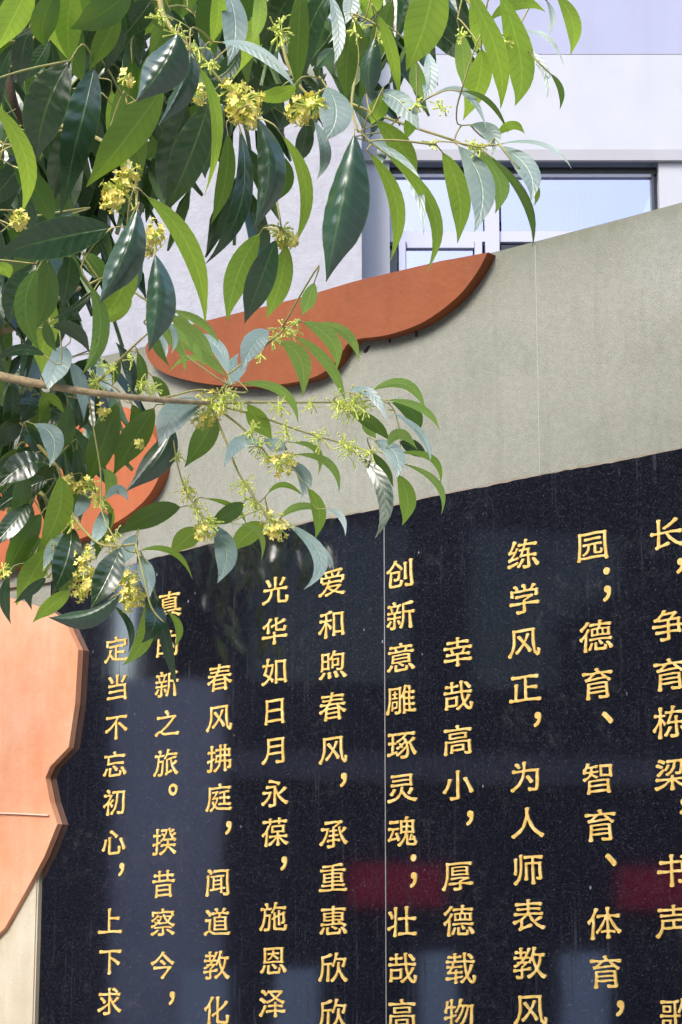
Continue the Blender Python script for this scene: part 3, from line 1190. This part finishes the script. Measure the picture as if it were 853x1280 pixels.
add_wood('branch', [(-40, 462, 2.66), (40, 478, 2.64), (110, 490, 2.64), (190, 499, 2.66), (262, 504, 2.72)], [0.0066, 0.0056, 0.0048, 0.0040, 0.0030], M['bark'], 8, 8)
add_wood('branch', [(-30, 60, 2.42), (5, 90, 2.4), (18, 130, 2.4), (30, 155, 2.42)], [0.007, 0.006, 0.0048, 0.003], M['dark_bark'], 6, 8)
add_wood('branch', [(120, -90, 2.3), (190, -20, 2.25), (205, 20, 2.22), (225, 48, 2.2), (250, 68, 2.2)], [0.006, 0.004, 0.003, 0.0022, 0.0018], M['twig'])
add_wood('branch', [(120, -90, 2.3), (300, -70, 2.3), (460, -40, 2.3), (560, -30, 2.28), (600, -20, 2.27), (640, 10, 2.26)], [0.006, 0.005, 0.004, 0.003, 0.0025, 0.0015], M['bark'])
add_wood('twig', [(560, -30, 2.28), (600, 20, 2.27), (618, 45, 2.26), (640, 56, 2.26)], [0.0025, 0.0018, 0.0014, 0.0010], M['twig'])
add_wood('twig', [(460, -40, 2.3), (445, 20, 2.3), (448, 70, 2.3), (440, 130, 2.28), (448, 165, 2.26)], [0.003, 0.0022, 0.002, 0.0016, 0.0013], M['twig'])
add_wood('twig', [(440, 130, 2.28), (496, 152, 2.28), (560, 173, 2.27), (590, 183, 2.26), (622, 180, 2.26)], [0.0016, 0.0015, 0.0014, 0.0012, 0.0010], M['twig'])
add_wood('twig', [(300, -70, 2.3), (345, 20, 2.28), (360, 80, 2.27), (385, 118, 2.26), (408, 110, 2.25)], [0.004, 0.0025, 0.002, 0.0016, 0.0013], M['twig'])
add_wood('twig', [(250, 68, 2.2), (275, 100, 2.2), (300, 125, 2.2), (320, 148, 2.2), (345, 180, 2.22), (342, 220, 2.22), (352, 285, 2.18)], [0.0018, 0.0016, 0.0015, 0.0014, 0.0013, 0.0012, 0.0011], M['twig'])
add_wood('twig', [(30, 155, 2.42), (90, 160, 2.35), (150, 190, 2.25), (170, 225, 2.2), (172, 262, 2.16), (190, 318, 2.12)], [0.003, 0.0025, 0.002, 0.0016, 0.0014, 0.0012], M['twig'])
add_wood('branch', [(-60, 400, 2.75), (0, 415, 2.72), (30, 400, 2.7), (60, 380, 2.6), (100, 360, 2.4)], [0.006, 0.0045, 0.004, 0.003, 0.0022], M['bark'])
limb('branch', [(-1.3, 2.84, 2.0), (-1.0, 2.8, 2.2), tuple(at_depth(-60, 400, 2.75))], [0.014, 0.009, 0.0062], M['dark_bark'])
for pxs, rr in (
    ([(262, 504, 2.75), (330, 503, 2.76), (400, 503, 2.77), (445, 502, 2.78)], (0.0019, 0.0015, 0.0013, 0.001)),
    ([(262, 504, 2.75), (320, 519, 2.76), (380, 540, 2.77), (435, 556, 2.77), (470, 566, 2.77)], (0.0019, 0.0015, 0.0013, 0.0011, 0.0009)),
    ([(262, 504, 2.75), (300, 532, 2.74), (325, 558, 2.74), (345, 578, 2.74), (360, 578, 2.74)], (0.0019, 0.0015, 0.0012, 0.0010, 0.0008)),
    ([(262, 504, 2.75), (280, 545, 2.73), (298, 590, 2.72), (318, 622, 2.72), (342, 652, 2.72), (352, 650, 2.72)], (0.0019, 0.0016, 0.0014, 0.0012, 0.0010, 0.0008)),
    ([(262, 504, 2.75), (275, 490, 2.74), (290, 472, 2.73), (320, 440, 2.72), (345, 420, 2.72), (375, 402, 2.72)], (0.0022, 0.0018, 0.0014, 0.0012, 0.0010, 0.0008)),
    ([(206, 500, 2.74), (216, 545, 2.73), (222, 580, 2.72), (232, 612, 2.72), (248, 640, 2.72), (262, 660, 2.71)], (0.0010, 0.0010, 0.0010, 0.0010, 0.0010, 0.0008)),
    ([(40, 478, 2.77), (30, 530, 2.76), (60, 570, 2.75), (75, 590, 2.74), (90, 640, 2.72), (125, 680, 2.7), (170, 680, 2.68)], (0.0036, 0.003, 0.0026, 0.0022, 0.0020, 0.0016, 0.0014)),
    ([(-60, 600, 2.85), (-20, 640, 2.82), (45, 615, 2.8), (60, 640, 2.78), (52, 690, 2.76), (60, 722, 2.75)], (0.005, 0.004, 0.003, 0.0025, 0.002, 0.0015)),
    ([(170, 680, 2.68), (182, 730, 2.66), (190, 760, 2.66), (205, 778, 2.66)], (0.0016, 0.0013, 0.0011, 0.0009)),
    ([(110, 490, 2.76), (118, 540, 2.74), (126, 590, 2.72), (128, 640, 2.70), (150, 685, 2.66)], (0.0016, 0.0013, 0.0011, 0.001, 0.001)),
    ([(190, 499, 2.75), (215, 495, 2.74), (250, 487, 2.74), (275, 492, 2.74)], (0.0018, 0.0014, 0.0012, 0.001)),
    ([(205, 400, 2.6), (170, 430, 2.65), (130, 470, 2.72), (110, 490, 2.76)], (0.001, 0.0015, 0.002, 0.0025)),
    ([(448, 502, 2.78), (470, 500, 2.78), (490, 508, 2.78), (500, 540, 2.78), (500, 566, 2.78)], (0.001, 0.001, 0.0009, 0.0008, 0.0008))):
    add_wood('twig', pxs, rr, M['twig'], 5, 6)
limb('branch', [(-1.69, 2.94, 1.4), (-1.3, 2.95, 1.7), (-0.9, 2.92, 1.95), tuple(at_depth(-60, 600, 2.85))], [0.022, 0.014, 0.009, 0.005], M['dark_bark'])

LEAVES = """38 -20 18 20 -8 68 40 Y 0
75 -20 70 20 90 80 40 Y .02
75 -15 55 25 57 58 34 G 0
95 -20 85 30 90 84 34 Y 0
165 -15 130 15 88 36 40 G 0
150 15 132 50 112 88 28 G 0
152 10 146 50 130 92 22 D .03
190 0 175 20 150 52 32 D .03
38 32 28 70 27 112 26 D .05
62 50 48 75 30 102 20 D .06
88 76 58 135 46 202 54 D -.02
118 85 100 160 75 272 42 E 0
-10 128 33 200 26 268 24 Y -.05
205 108 160 170 108 234 46 G -.06
222 42 203 82 170 128 46 S -.12
238 60 228 108 198 157 28 S -.09
270 -20 273 20 262 58 20 Y .02
280 -20 294 30 285 82 32 B -.02
322 -15 325 20 314 57 18 L -.02
365 -10 345 22 325 57 42 D .03
275 53 325 66 370 110 15 B -.04
370 105 345 120 311 116 20 Y -.02
300 60 285 87 262 99 24 D .03
248 82 272 155 256 244 15 Y -.06
262 125 238 195 205 268 46 D .02
235 130 215 190 205 250 40 D .07
285 165 282 225 264 280 22 G 0
300 160 301 255 257 330 24 E -.05
322 148 336 215 317 288 40 S -.05
345 190 358 222 345 252 20 G .02
352 168 383 235 367 308 17 Y -.05
183 245 238 312 257 407 26 Y -.07
194 318 195 380 186 440 40 S -.12
172 262 153 322 124 380 44 S -.12
168 322 150 368 122 403 32 Y -.05
140 285 70 298 -10 320 50 D -.08
45 330 22 368 12 404 36 D 0
48 335 32 385 50 438 28 G -.03
60 325 57 372 45 412 32 G 0
88 320 85 350 78 384 28 D .03
105 315 122 335 130 352 22 G .03
-5 330 6 337 12 348 18 Y .03
325 292 298 342 284 402 32 Y -.03
345 300 325 352 306 404 36 D -.05
358 305 350 355 333 398 28 Y -.02
393 353 386 375 378 394 19 L 0
443 168 425 262 408 352 52 S -.1
392 150 407 190 396 224 15 B 0
385 150 380 180 372 204 22 D .02
408 108 420 142 406 176 42 B -.04
461 190 496 255 488 326 20 Y -.03
470 150 503 186 520 228 27 Y 0
455 175 512 215 530 295 16 B -.02
480 190 542 265 533 340 17 Y -.03
480 165 478 190 474 210 13 B 0
378 -20 373 50 372 116 27 G .03
412 -10 424 40 418 80 17 B -.02
440 30 434 80 433 126 26 G .02
425 -20 430 20 428 48 22 D .02
440 -20 440 5 432 30 22 B 0
443 25 457 75 447 140 15 G -.01
470 45 461 86 464 125 24 S -.01
472 18 490 65 500 126 16 Y -.02
545 -40 532 28 508 88 52 Y -.05
470 -25 464 2 459 27 30 Y 0
520 75 522 103 530 125 20 L .02
535 65 538 98 530 126 20 B .01
470 115 500 128 525 164 26 B -.02
478 118 473 138 464 156 24 Y -.01
520 140 514 155 507 176 17 Y 0
575 38 580 76 580 112 22 L .02
602 60 598 105 579 150 30 Y 0
583 -15 621 65 626 136 26 Y -.05
625 -10 651 75 644 132 34 Y .01
590 -10 600 30 595 66 26 Y .02
613 25 648 4 682 15 17 Y -.02
683 0 691 22 685 45 8 B 0
695 -8 717 30 713 69 20 Y 0
645 43 682 45 705 82 6 B 0
640 54 678 82 684 123 11 B -.02
688 92 701 112 700 137 8 G 0
543 118 582 116 609 162 9 B 0
577 114 612 128 636 168 7 G 0
622 169 640 157 656 167 12 Y -.02
588 156 614 166 615 194 22 B 0
625 180 680 181 715 211 6 B -.01
623 182 660 212 664 252 26 B -.02
655 215 671 238 667 258 9 Y 0
612 195 657 250 666 309 12 G -.03
553 190 574 243 572 304 28 Y -.02
573 182 602 232 593 290 34 B -.03
595 188 624 226 619 267 24 L -.01
57 445 25 437 -8 452 14 D -.02
112 355 126 415 102 469 22 G -.06
65 408 94 413 112 441 19 D -.01
58 400 61 420 71 440 14 G 0
118 362 95 384 65 399 10 D .02
75 395 88 392 103 402 16 D .02
82 433 70 456 60 488 36 B -.05
55 450 42 466 30 482 20 B -.01
88 453 101 480 105 527 18 B -.03
122 450 131 472 135 502 18 B .01
165 492 161 457 145 428 17 D .01
160 358 146 384 125 406 30 Y -.01
40 485 38 505 27 529 28 E .01
50 520 62 498 83 521 14 Y -.02
95 497 98 520 82 537 16 D .01
108 500 106 522 98 538 10 D .01
121 492 122 510 120 528 8 D .02
148 503 129 555 109 604 36 G -.02
193 510 168 550 142 594 36 G -.02
252 500 220 518 199 558 36 B -.07
215 532 197 572 158 614 30 S -.03
270 518 255 548 231 584 30 G .02
42 530 66 548 62 584 27 B -.05
28 532 42 550 54 572 20 D .01
28 525 10 540 -10 566 26 D .02
60 580 30 582 -4 610 34 E -.03
60 600 30 612 -12 642 28 D 0
50 560 20 575 -10 590 24 D .05
38 628 16 655 -10 684 26 E -.01
52 642 27 680 6 728 30 G 0
75 595 74 640 46 692 32 Y -.02
62 685 42 716 20 757 30 Y 0
90 658 83 700 65 744 34 E -.05
78 665 66 685 54 714 16 B -.02
150 685 135 720 113 762 34 E -.08
110 612 104 630 91 650 17 B -.03
128 586 139 602 130 624 16 L -.01
133 624 148 612 161 627 12 B -.02
128 637 126 660 112 684 18 B -.03
125 620 139 642 137 664 8 Y 0
226 634 188 644 146 669 28 G .01
170 668 161 686 152 707 20 B -.02
172 693 184 718 186 750 20 B -.05
175 688 216 690 241 724 8 Y -.02
250 662 233 674 212 694 27 Y 0
267 655 283 690 272 729 28 B -.03
305 628 286 642 261 656 22 G .01
330 655 310 668 287 692 26 Y .01
300 655 325 668 327 700 8 L -.02
257 623 292 634 308 656 7 Y -.01
150 742 108 768 61 772 26 S -.05
12 720 6 748 14 780 14 D -.02
58 722 40 737 17 754 13 D -.03
88 738 66 756 41 778 20 Y .01
182 745 194 775 177 804 26 E -.05
192 735 206 795 222 864 15 D -.03
182 755 180 800 153 832 22 Y -.01
210 765 224 785 218 810 10 Y .01
142 757 163 785 160 817 9 D 0
203 778 197 792 190 802 12 D 0
215 388 250 403 275 430 11 L 0
210 405 236 425 256 460 14 L -.01
225 430 257 445 284 472 13 L -.01
203 400 224 430 232 467 10 L .01
278 470 242 447 211 466 7 L -.01
195 415 206 430 206 452 8 B 0
207 400 219 420 214 442 8 B 0
222 390 235 412 240 440 12 L .02
285 468 270 432 241 418 17 B -.02
337 414 318 428 302 464 28 B -.04
300 478 291 460 299 441 14 B -.02
285 482 297 466 311 455 14 B -.01
350 428 376 450 378 497 24 L -.02
378 402 414 425 421 462 20 L -.01
395 404 434 418 449 454 13 L 0
368 420 410 455 433 507 14 L -.02
300 480 352 489 373 529 12 L -.01
310 505 324 528 341 550 24 Y .02
435 490 464 492 485 530 12 B -.02
465 488 508 481 533 516 13 L 0
485 500 527 511 550 538 10 L -.01
490 503 516 516 524 542 20 G .01
490 515 527 543 538 577 10 B -.02
437 515 466 530 488 552 17 G .01
485 558 500 543 522 562 14 L -.01
500 552 518 560 535 574 18 D .02
455 520 462 535 470 548 16 L .02
468 550 494 568 495 600 22 B -.04
500 566 541 574 551 606 9 Y -.01
505 580 547 605 552 643 9 L -.02
465 566 481 586 492 609 12 G 0
497 593 510 625 503 657 22 Y -.01
447 567 482 618 469 673 21 E -.02
365 553 396 563 398 594 9 L 0
370 568 412 580 424 617 10 L -.01
360 575 381 596 376 624 18 B -.02
326 558 300 553 280 585 17 B -.03
331 548 346 557 360 562 18 B -.02
385 610 399 640 394 674 18 Y 0
335 617 356 606 381 622 7 Y -.01
350 648 376 633 407 640 10 L 0
405 636 426 645 432 670 8 B -.01
352 650 400 695 380 737 19 B -.04
383 670 406 690 418 714 7 B -.01
205 392 235 412 262 446 13 L -.03
196 398 214 424 238 452 12 L -.02
188 405 196 432 212 458 12 G -.01
215 398 248 418 268 450 11 L -.02
172 440 178 470 170 500 15 G .02
150 448 140 470 128 492 16 G .02
190 470 205 490 208 520 14 G .01
60 500 48 530 30 556 22 G .0
85 505 80 545 62 580 24 G .02
12 480 16 510 8 545 24 D .02
30 585 28 620 18 660 24 G .02
68 545 58 585 40 620 22 D .03
100 600 88 640 80 672 20 G .03
22 560 4 590 -8 625 22 G .03
140 640 128 668 120 700 16 G .02
96 560 100 590 112 622 16 D .03
165 505 172 535 160 572 20 G .03
45 690 34 725 40 762 20 D .03
85 690 84 722 72 752 18 G .03
15 640 22 680 14 718 22 D .03"""
rnd = random.Random(11)
leafobjs = []
bases = []
for row in LEAVES.strip().split('\n'):
    f = row.split()
    v = [float(q) for q in f[:7]]
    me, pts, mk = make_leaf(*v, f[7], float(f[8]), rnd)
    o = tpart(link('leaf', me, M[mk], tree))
    leafobjs.append(o)
    bases.append((pts[0], pts[1]))

# further leaves between and behind the ones above, each drooping from its own point
import mathutils
def inside(x, y):
    if x < 150 and y < 330: return 1.0
    if x < 330 and y < 130: return 1.0
    if x < 540 and y < 110: return 0.6
    if x < 330 and y < 240: return 0.7
    if x < 100 and y < 420: return 0.4
    if x < 60 and 440 < y < 740: return 0.9
    if x < 130 and 440 < y < 560: return 0.45
    return 0
count = 0
guard = 0
while count < 76 and guard < 5000:
    guard += 1
    x = rnd.uniform(-40, 560)
    y = rnd.uniform(-60, 740)
    if rnd.random() > inside(max(x, 0), max(y, 0)):
        continue
    L = rnd.uniform(80, 130)*(0.8 if y > 420 else 1)
    an = math.radians(rnd.gauss(95, 26))
    tx, ty = x + L*math.cos(an), y + L*math.sin(an)
    if inside(max(tx, 0), max(ty, 0)) == 0:
        continue
    b = rnd.uniform(-14, 14)
    kd = rnd.choice('DDDDGGEY')
    me, pts, mk = make_leaf(x, y, (x+tx)/2 + b*math.sin(an), (y+ty)/2 - b*math.cos(an), tx, ty, rnd.uniform(22, 38), kd, rnd.uniform(0.10, 0.38), rnd, 9)
    tpart(link('leaf', me, M[mk], tree))
    bases.append((pts[0], pts[1]))
    count += 1

# every leaf base is joined to the nearest wood by its stalk
pos = [p for p, r in network]
joined = []
todo = list(range(len(bases)))
best = {}
for i in todo:
    b = bases[i][0]
    bj = min(range(len(pos)), key=lambda j: (pos[j]-b).length_squared)
    best[i] = ((pos[bj]-b).length, bj)
while todo:
    i = min(todo, key=lambda q: best[q][0])
    todo.remove(i)
    b, b1 = bases[i]
    d, j = best[i]
    a = pos[j]
    bm = bmesh.new()
    back = (b - b1).normalized()*min(0.03, d*0.45)
    c = [a.lerp(b+back, t) if t < 1 else b+back for t in (0, 0.5)] + [b+back*0.7, b, b1*0.5+b*0.5]
    c = [V(q) for q in catmull([tuple(q) for q in c], 3)]
    r0 = 0.0010 if d < 0.05 else 0.0014
    tube(bm, c, [r0 + (0.0006-r0)*k_/(len(c)-1) for k_ in range(len(c))], 5)
    tpart(from_bm('leaf_stalk' if d < 0.06 else 'twig', bm, M['twig'], tree, True))
    new0 = len(pos)
    if d > 0.03:
        pos.extend(c[1:-3:2])
    for q in todo:
        bq = bases[q][0]
        for j2 in range(new0, len(pos)):
            dd = (pos[j2]-bq).length
            if dd < best[q][0]:
                best[q] = (dd, j2)

limb('branch', [(-1.5, 2.75, 3.38), (-1.6, 3.6, 3.75), (-1.55, 4.4, 3.7), (-1.47, 4.86, 3.0)], [0.019, 0.014, 0.01, 0.004], M['dark_bark'])
# the rest of the crown, above and to the left of what the photograph frames
vs, fs, uvs = [], [], []
def crown_leaf(c, rr):
    L = rr.uniform(0.07, 0.12)
    d = V((rr.gauss(0.1, 0.6), rr.gauss(0, 0.5), -1)).normalized()
    s_ = d.cross(V((rr.gauss(0, 1), rr.gauss(0, 1), 0.2))).normalized()*L*0.16
    nn = s_.cross(d).normalized()*L*0.05
    b0 = len(vs)
    for t, ww in ((0, 0.05), (0.3, 0.85), (0.6, 0.9), (1, 0.03)):
        p = c + d*L*t + V((0, 0, -L*0.15*t*t))
        vs.extend([p - s_*ww + nn, p, p + s_*ww + nn])
        uvs.extend([(0, t), (0.5, t), (1, t)])
    for i in range(3):
        for j in range(2):
            a = b0+i*3+j
            fs.append((a, a+1, a+4, a+3))
rr = random.Random(5)
tries = 0
while len(fs) < 6*2000 and tries < 60000:
    tries += 1
    c = V((rr.uniform(-2.6, 0.75), rr.uniform(1.9, 4.0), rr.uniform(1.7, 4.0)))
    e = V(((c.x+1.1)/1.75, (c.y-2.8)/1.15, (c.z-2.9)/1.15))
    if e.length > 1 or c.y > 3.1:
        continue
    v = c - CAM
    dd = v.y*math.cos(PITCH) + v.z*math.sin(PITCH)
    px_ = 426.5 + F*v.x/dd
    py_ = 640 - F*(-v.y*math.sin(PITCH) + v.z*math.cos(PITCH))/dd
    if -70 < px_ < 1000 and py_ > -150:            # the framed part is built leaf by leaf above
        continue
    if py_ > 700 or (c - WO).dot(WN) < 0.25:
        continue
    if noise.noise(c*2.2) < -0.15:
        continue
    # the crown is open on the sunny side of the framed twigs
    hit = False
    for q in range(25):
        p = c - sdir*(q*0.09)
        if -0.75 < p.x < 0.6 and 2.0 < p.y < 3.0 and 1.9 < p.z < 2.95:
            hit = True
            break
    if hit and rr.random() < 0.95:
        continue
    crown_leaf(c, rr)
made = 0
while made < 1500:
    x = rr.uniform(-60, 560)
    y = rr.uniform(-90, 740)
    if y > 590 or rr.random() > inside(max(x, 0), max(y, 0))*0.9 + (0.3 if x < 200 and y < 380 else 0):
        continue
    c = at_depth(x, y, depth_at(x, y) + rr.uniform(0.28, 0.8))
    made += 1
    pr = [c - sdir*(q*0.05) for q in range(2, 24)]
    if any(-0.22 < p.x < 0.3 and 2.6 < p.y < 2.9 and 1.9 < p.z < 2.4 for p in pr):
        continue                                   # sun reaches the lower twigs through this gap
    crown_leaf(c, rr)
for _ in range(150):
    crown_leaf(V((rr.gauss(-1.45, 0.22), rr.gauss(4.86, 0.10), rr.gauss(2.78, 0.14))), rr)
me = bpy.data.meshes.new('crown_foliage')
me.from_pydata(vs, [], fs)
l = me.uv_layers.new(name='uv')
for poly in me.polygons:
    for li, vi in zip(poly.loop_indices, poly.vertices):
        l.data[li].uv = uvs[vi]
o = tpart(link('crown_foliage', me, M['leaf_dark'], tree))
o['kind'] = 'stuff'

# ------------------------------------------------------------ blossoms
def cluster(x, y, size_px, n, bloom, dz=0.0):
    D = depth_at(x, y) - 0.02 + dz
    c = at_depth(x, y, D)
    rc = random.Random(int(x*7+y*13))
    R = size_px/2*D/F
    bm = bmesh.new()
    me_faces = []
    for i in range(int(n*1.2)):
        d = V((rc.gauss(0, 1), rc.gauss(0, 1), rc.gauss(-0.1, 1))).normalized()
        L = R*rc.uniform(0.65, 1.1)
        st = c + V((rc.gauss(0, 1), rc.gauss(0, 1), rc.gauss(0, 1)))*R*0.12
        side = d.cross(V((0.3, 0.5, 0.8))).normalized()
        m_ = st + d*L*0.6 + side*L*0.08
        e = st + d*L + side*L*0.02 + V((0, 0, -L*0.12))
        n0 = len(bm.faces)
        tube(bm, [st, m_, e], [0.0007, 0.0006, 0.0012], 4)
        if bloom and rc.random() < 0.75:
            # four rounded lobes round a tiny cup
            u = d.cross(V((0.1, 0.9, 0.2))).normalized()
            w_ = d.cross(u).normalized()
            s_ = rc.uniform(0.0026, 0.0040)
            bm.faces.ensure_lookup_table()
            nf = len(bm.faces)
            for q in range(4):
                a = q*PI/2 + rc.random()*0.4
                r_ = u*math.cos(a) + w_*math.sin(a)
                tt = d.cross(r_)
                ps = [e, e + r_*s_*0.7 + tt*s_*0.55 + d*s_*0.15, e + r_*s_*1.45 + tt*s_*0.25 + d*s_*0.35, e + r_*s_*1.45 - tt*s_*0.25 + d*s_*0.35, e + r_*s_*0.7 - tt*s_*0.55 + d*s_*0.15]
                fc_ = bm.faces.new([bm.verts.new(p) for p in ps])
                fc_.material_index = 1
        else:
            pass
    # centre knob
    bmesh.ops.create_icosphere(bm, subdivisions=1, radius=max(0.0015, R*0.16), matrix=Matrix.Translation(c))
    me = bpy.data.meshes.new('flower_cluster')
    bm.to_mesh(me)
    bm.free()
    o = link('flower_cluster', me, [M['bud'], M['bloom']], tree)
    tpart(o)
for x, y, s_, n, bl in (
    (150, 238, 46, 46, 1), (165, 215, 26, 20, 1), (140, 250, 30, 22, 1), (190, 292, 36, 34, 1), (183, 310, 20, 14, 1),
    (307, 130, 50, 34, 1), (290, 112, 36, 22, 1), (312, 148, 30, 18, 1), (248, 116, 22, 14, 1), (352, 290, 34, 50, 0), (358, 298, 24, 26, 1),
    (24, 274, 24, 16, 1), (158, 96, 22, 12, 1), (200, 22, 30, 16, 0), (222, 45, 36, 20, 0), (245, 62, 32, 20, 0), (262, 80, 26, 14, 0),
    (350, 40, 38, 22, 0), (352, 28, 26, 12, 0), (385, 132, 42, 34, 1), (398, 128, 34, 24, 0), (374, 138, 30, 20, 1), (448, 36, 34, 22, 0), (475, 48, 26, 14, 0),
    (520, 132, 28, 18, 0), (632, 52, 28, 18, 0), (580, 45, 22, 12, 0), (598, 186, 26, 18, 0), (590, 178, 20, 12, 0), (552, 135, 30, 10, 0), (540, 178, 22, 8, 0),
    (120, 478, 38, 26, 0), (142, 462, 26, 16, 0), (165, 450, 22, 12, 0), (178, 482, 36, 20, 0), (192, 488, 28, 14, 0), (130, 458, 22, 10, 0),
    (262, 505, 42, 34, 1), (255, 520, 32, 24, 1), (280, 498, 36, 24, 0), (292, 495, 28, 16, 0), (300, 505, 24, 12, 0),
    (358, 412, 36, 24, 0), (342, 424, 30, 20, 0), (372, 402, 24, 12, 0), (326, 444, 18, 10, 0),
    (350, 510, 30, 16, 0), (358, 540, 34, 16, 0), (315, 540, 34, 18, 0), (325, 555, 32, 20, 0), (332, 570, 26, 14, 0),
    (388, 505, 26, 12, 0), (424, 504, 42, 26, 0), (442, 506, 44, 30, 0), (455, 510, 28, 16, 0), (398, 546, 34, 18, 0), (438, 560, 40, 24, 0), (462, 566, 30, 16, 0), (430, 550, 24, 10, 0),
    (348, 580, 34, 22, 1), (362, 575, 26, 14, 1), (306, 605, 36, 20, 0), (320, 628, 32, 20, 0), (338, 650, 32, 20, 1), (350, 662, 30, 20, 1), (344, 660, 20, 12, 0),
    (222, 570, 22, 12, 0), (232, 608, 28, 18, 0), (236, 618, 20, 10, 1), (246, 636, 32, 20, 0), (260, 655, 36, 26, 0), (256, 664, 28, 18, 1), (262, 648, 22, 12, 0),
    (85, 603, 28, 20, 1), (98, 608, 18, 10, 1), (112, 607, 28, 18, 1), (122, 622, 24, 18, 0), (126, 632, 20, 12, 0), (92, 652, 28, 16, 0), (86, 648, 20, 10, 1),
    (108, 692, 26, 20, 1), (104, 710, 32, 28, 1), (110, 728, 34, 30, 1), (100, 738, 24, 18, 1), (138, 675, 26, 14, 1), (145, 668, 20, 10, 0),
    (157, 722, 32, 26, 1), (163, 738, 34, 28, 1), (158, 752, 26, 18, 1), (170, 750, 22, 16, 1), (175, 554, 14, 8, 1), (130, 512, 18, 10, 1), (5, 712, 24, 14, 0), (8, 716, 14, 8, 1)):
    cluster(x, y, s_, n, bl)
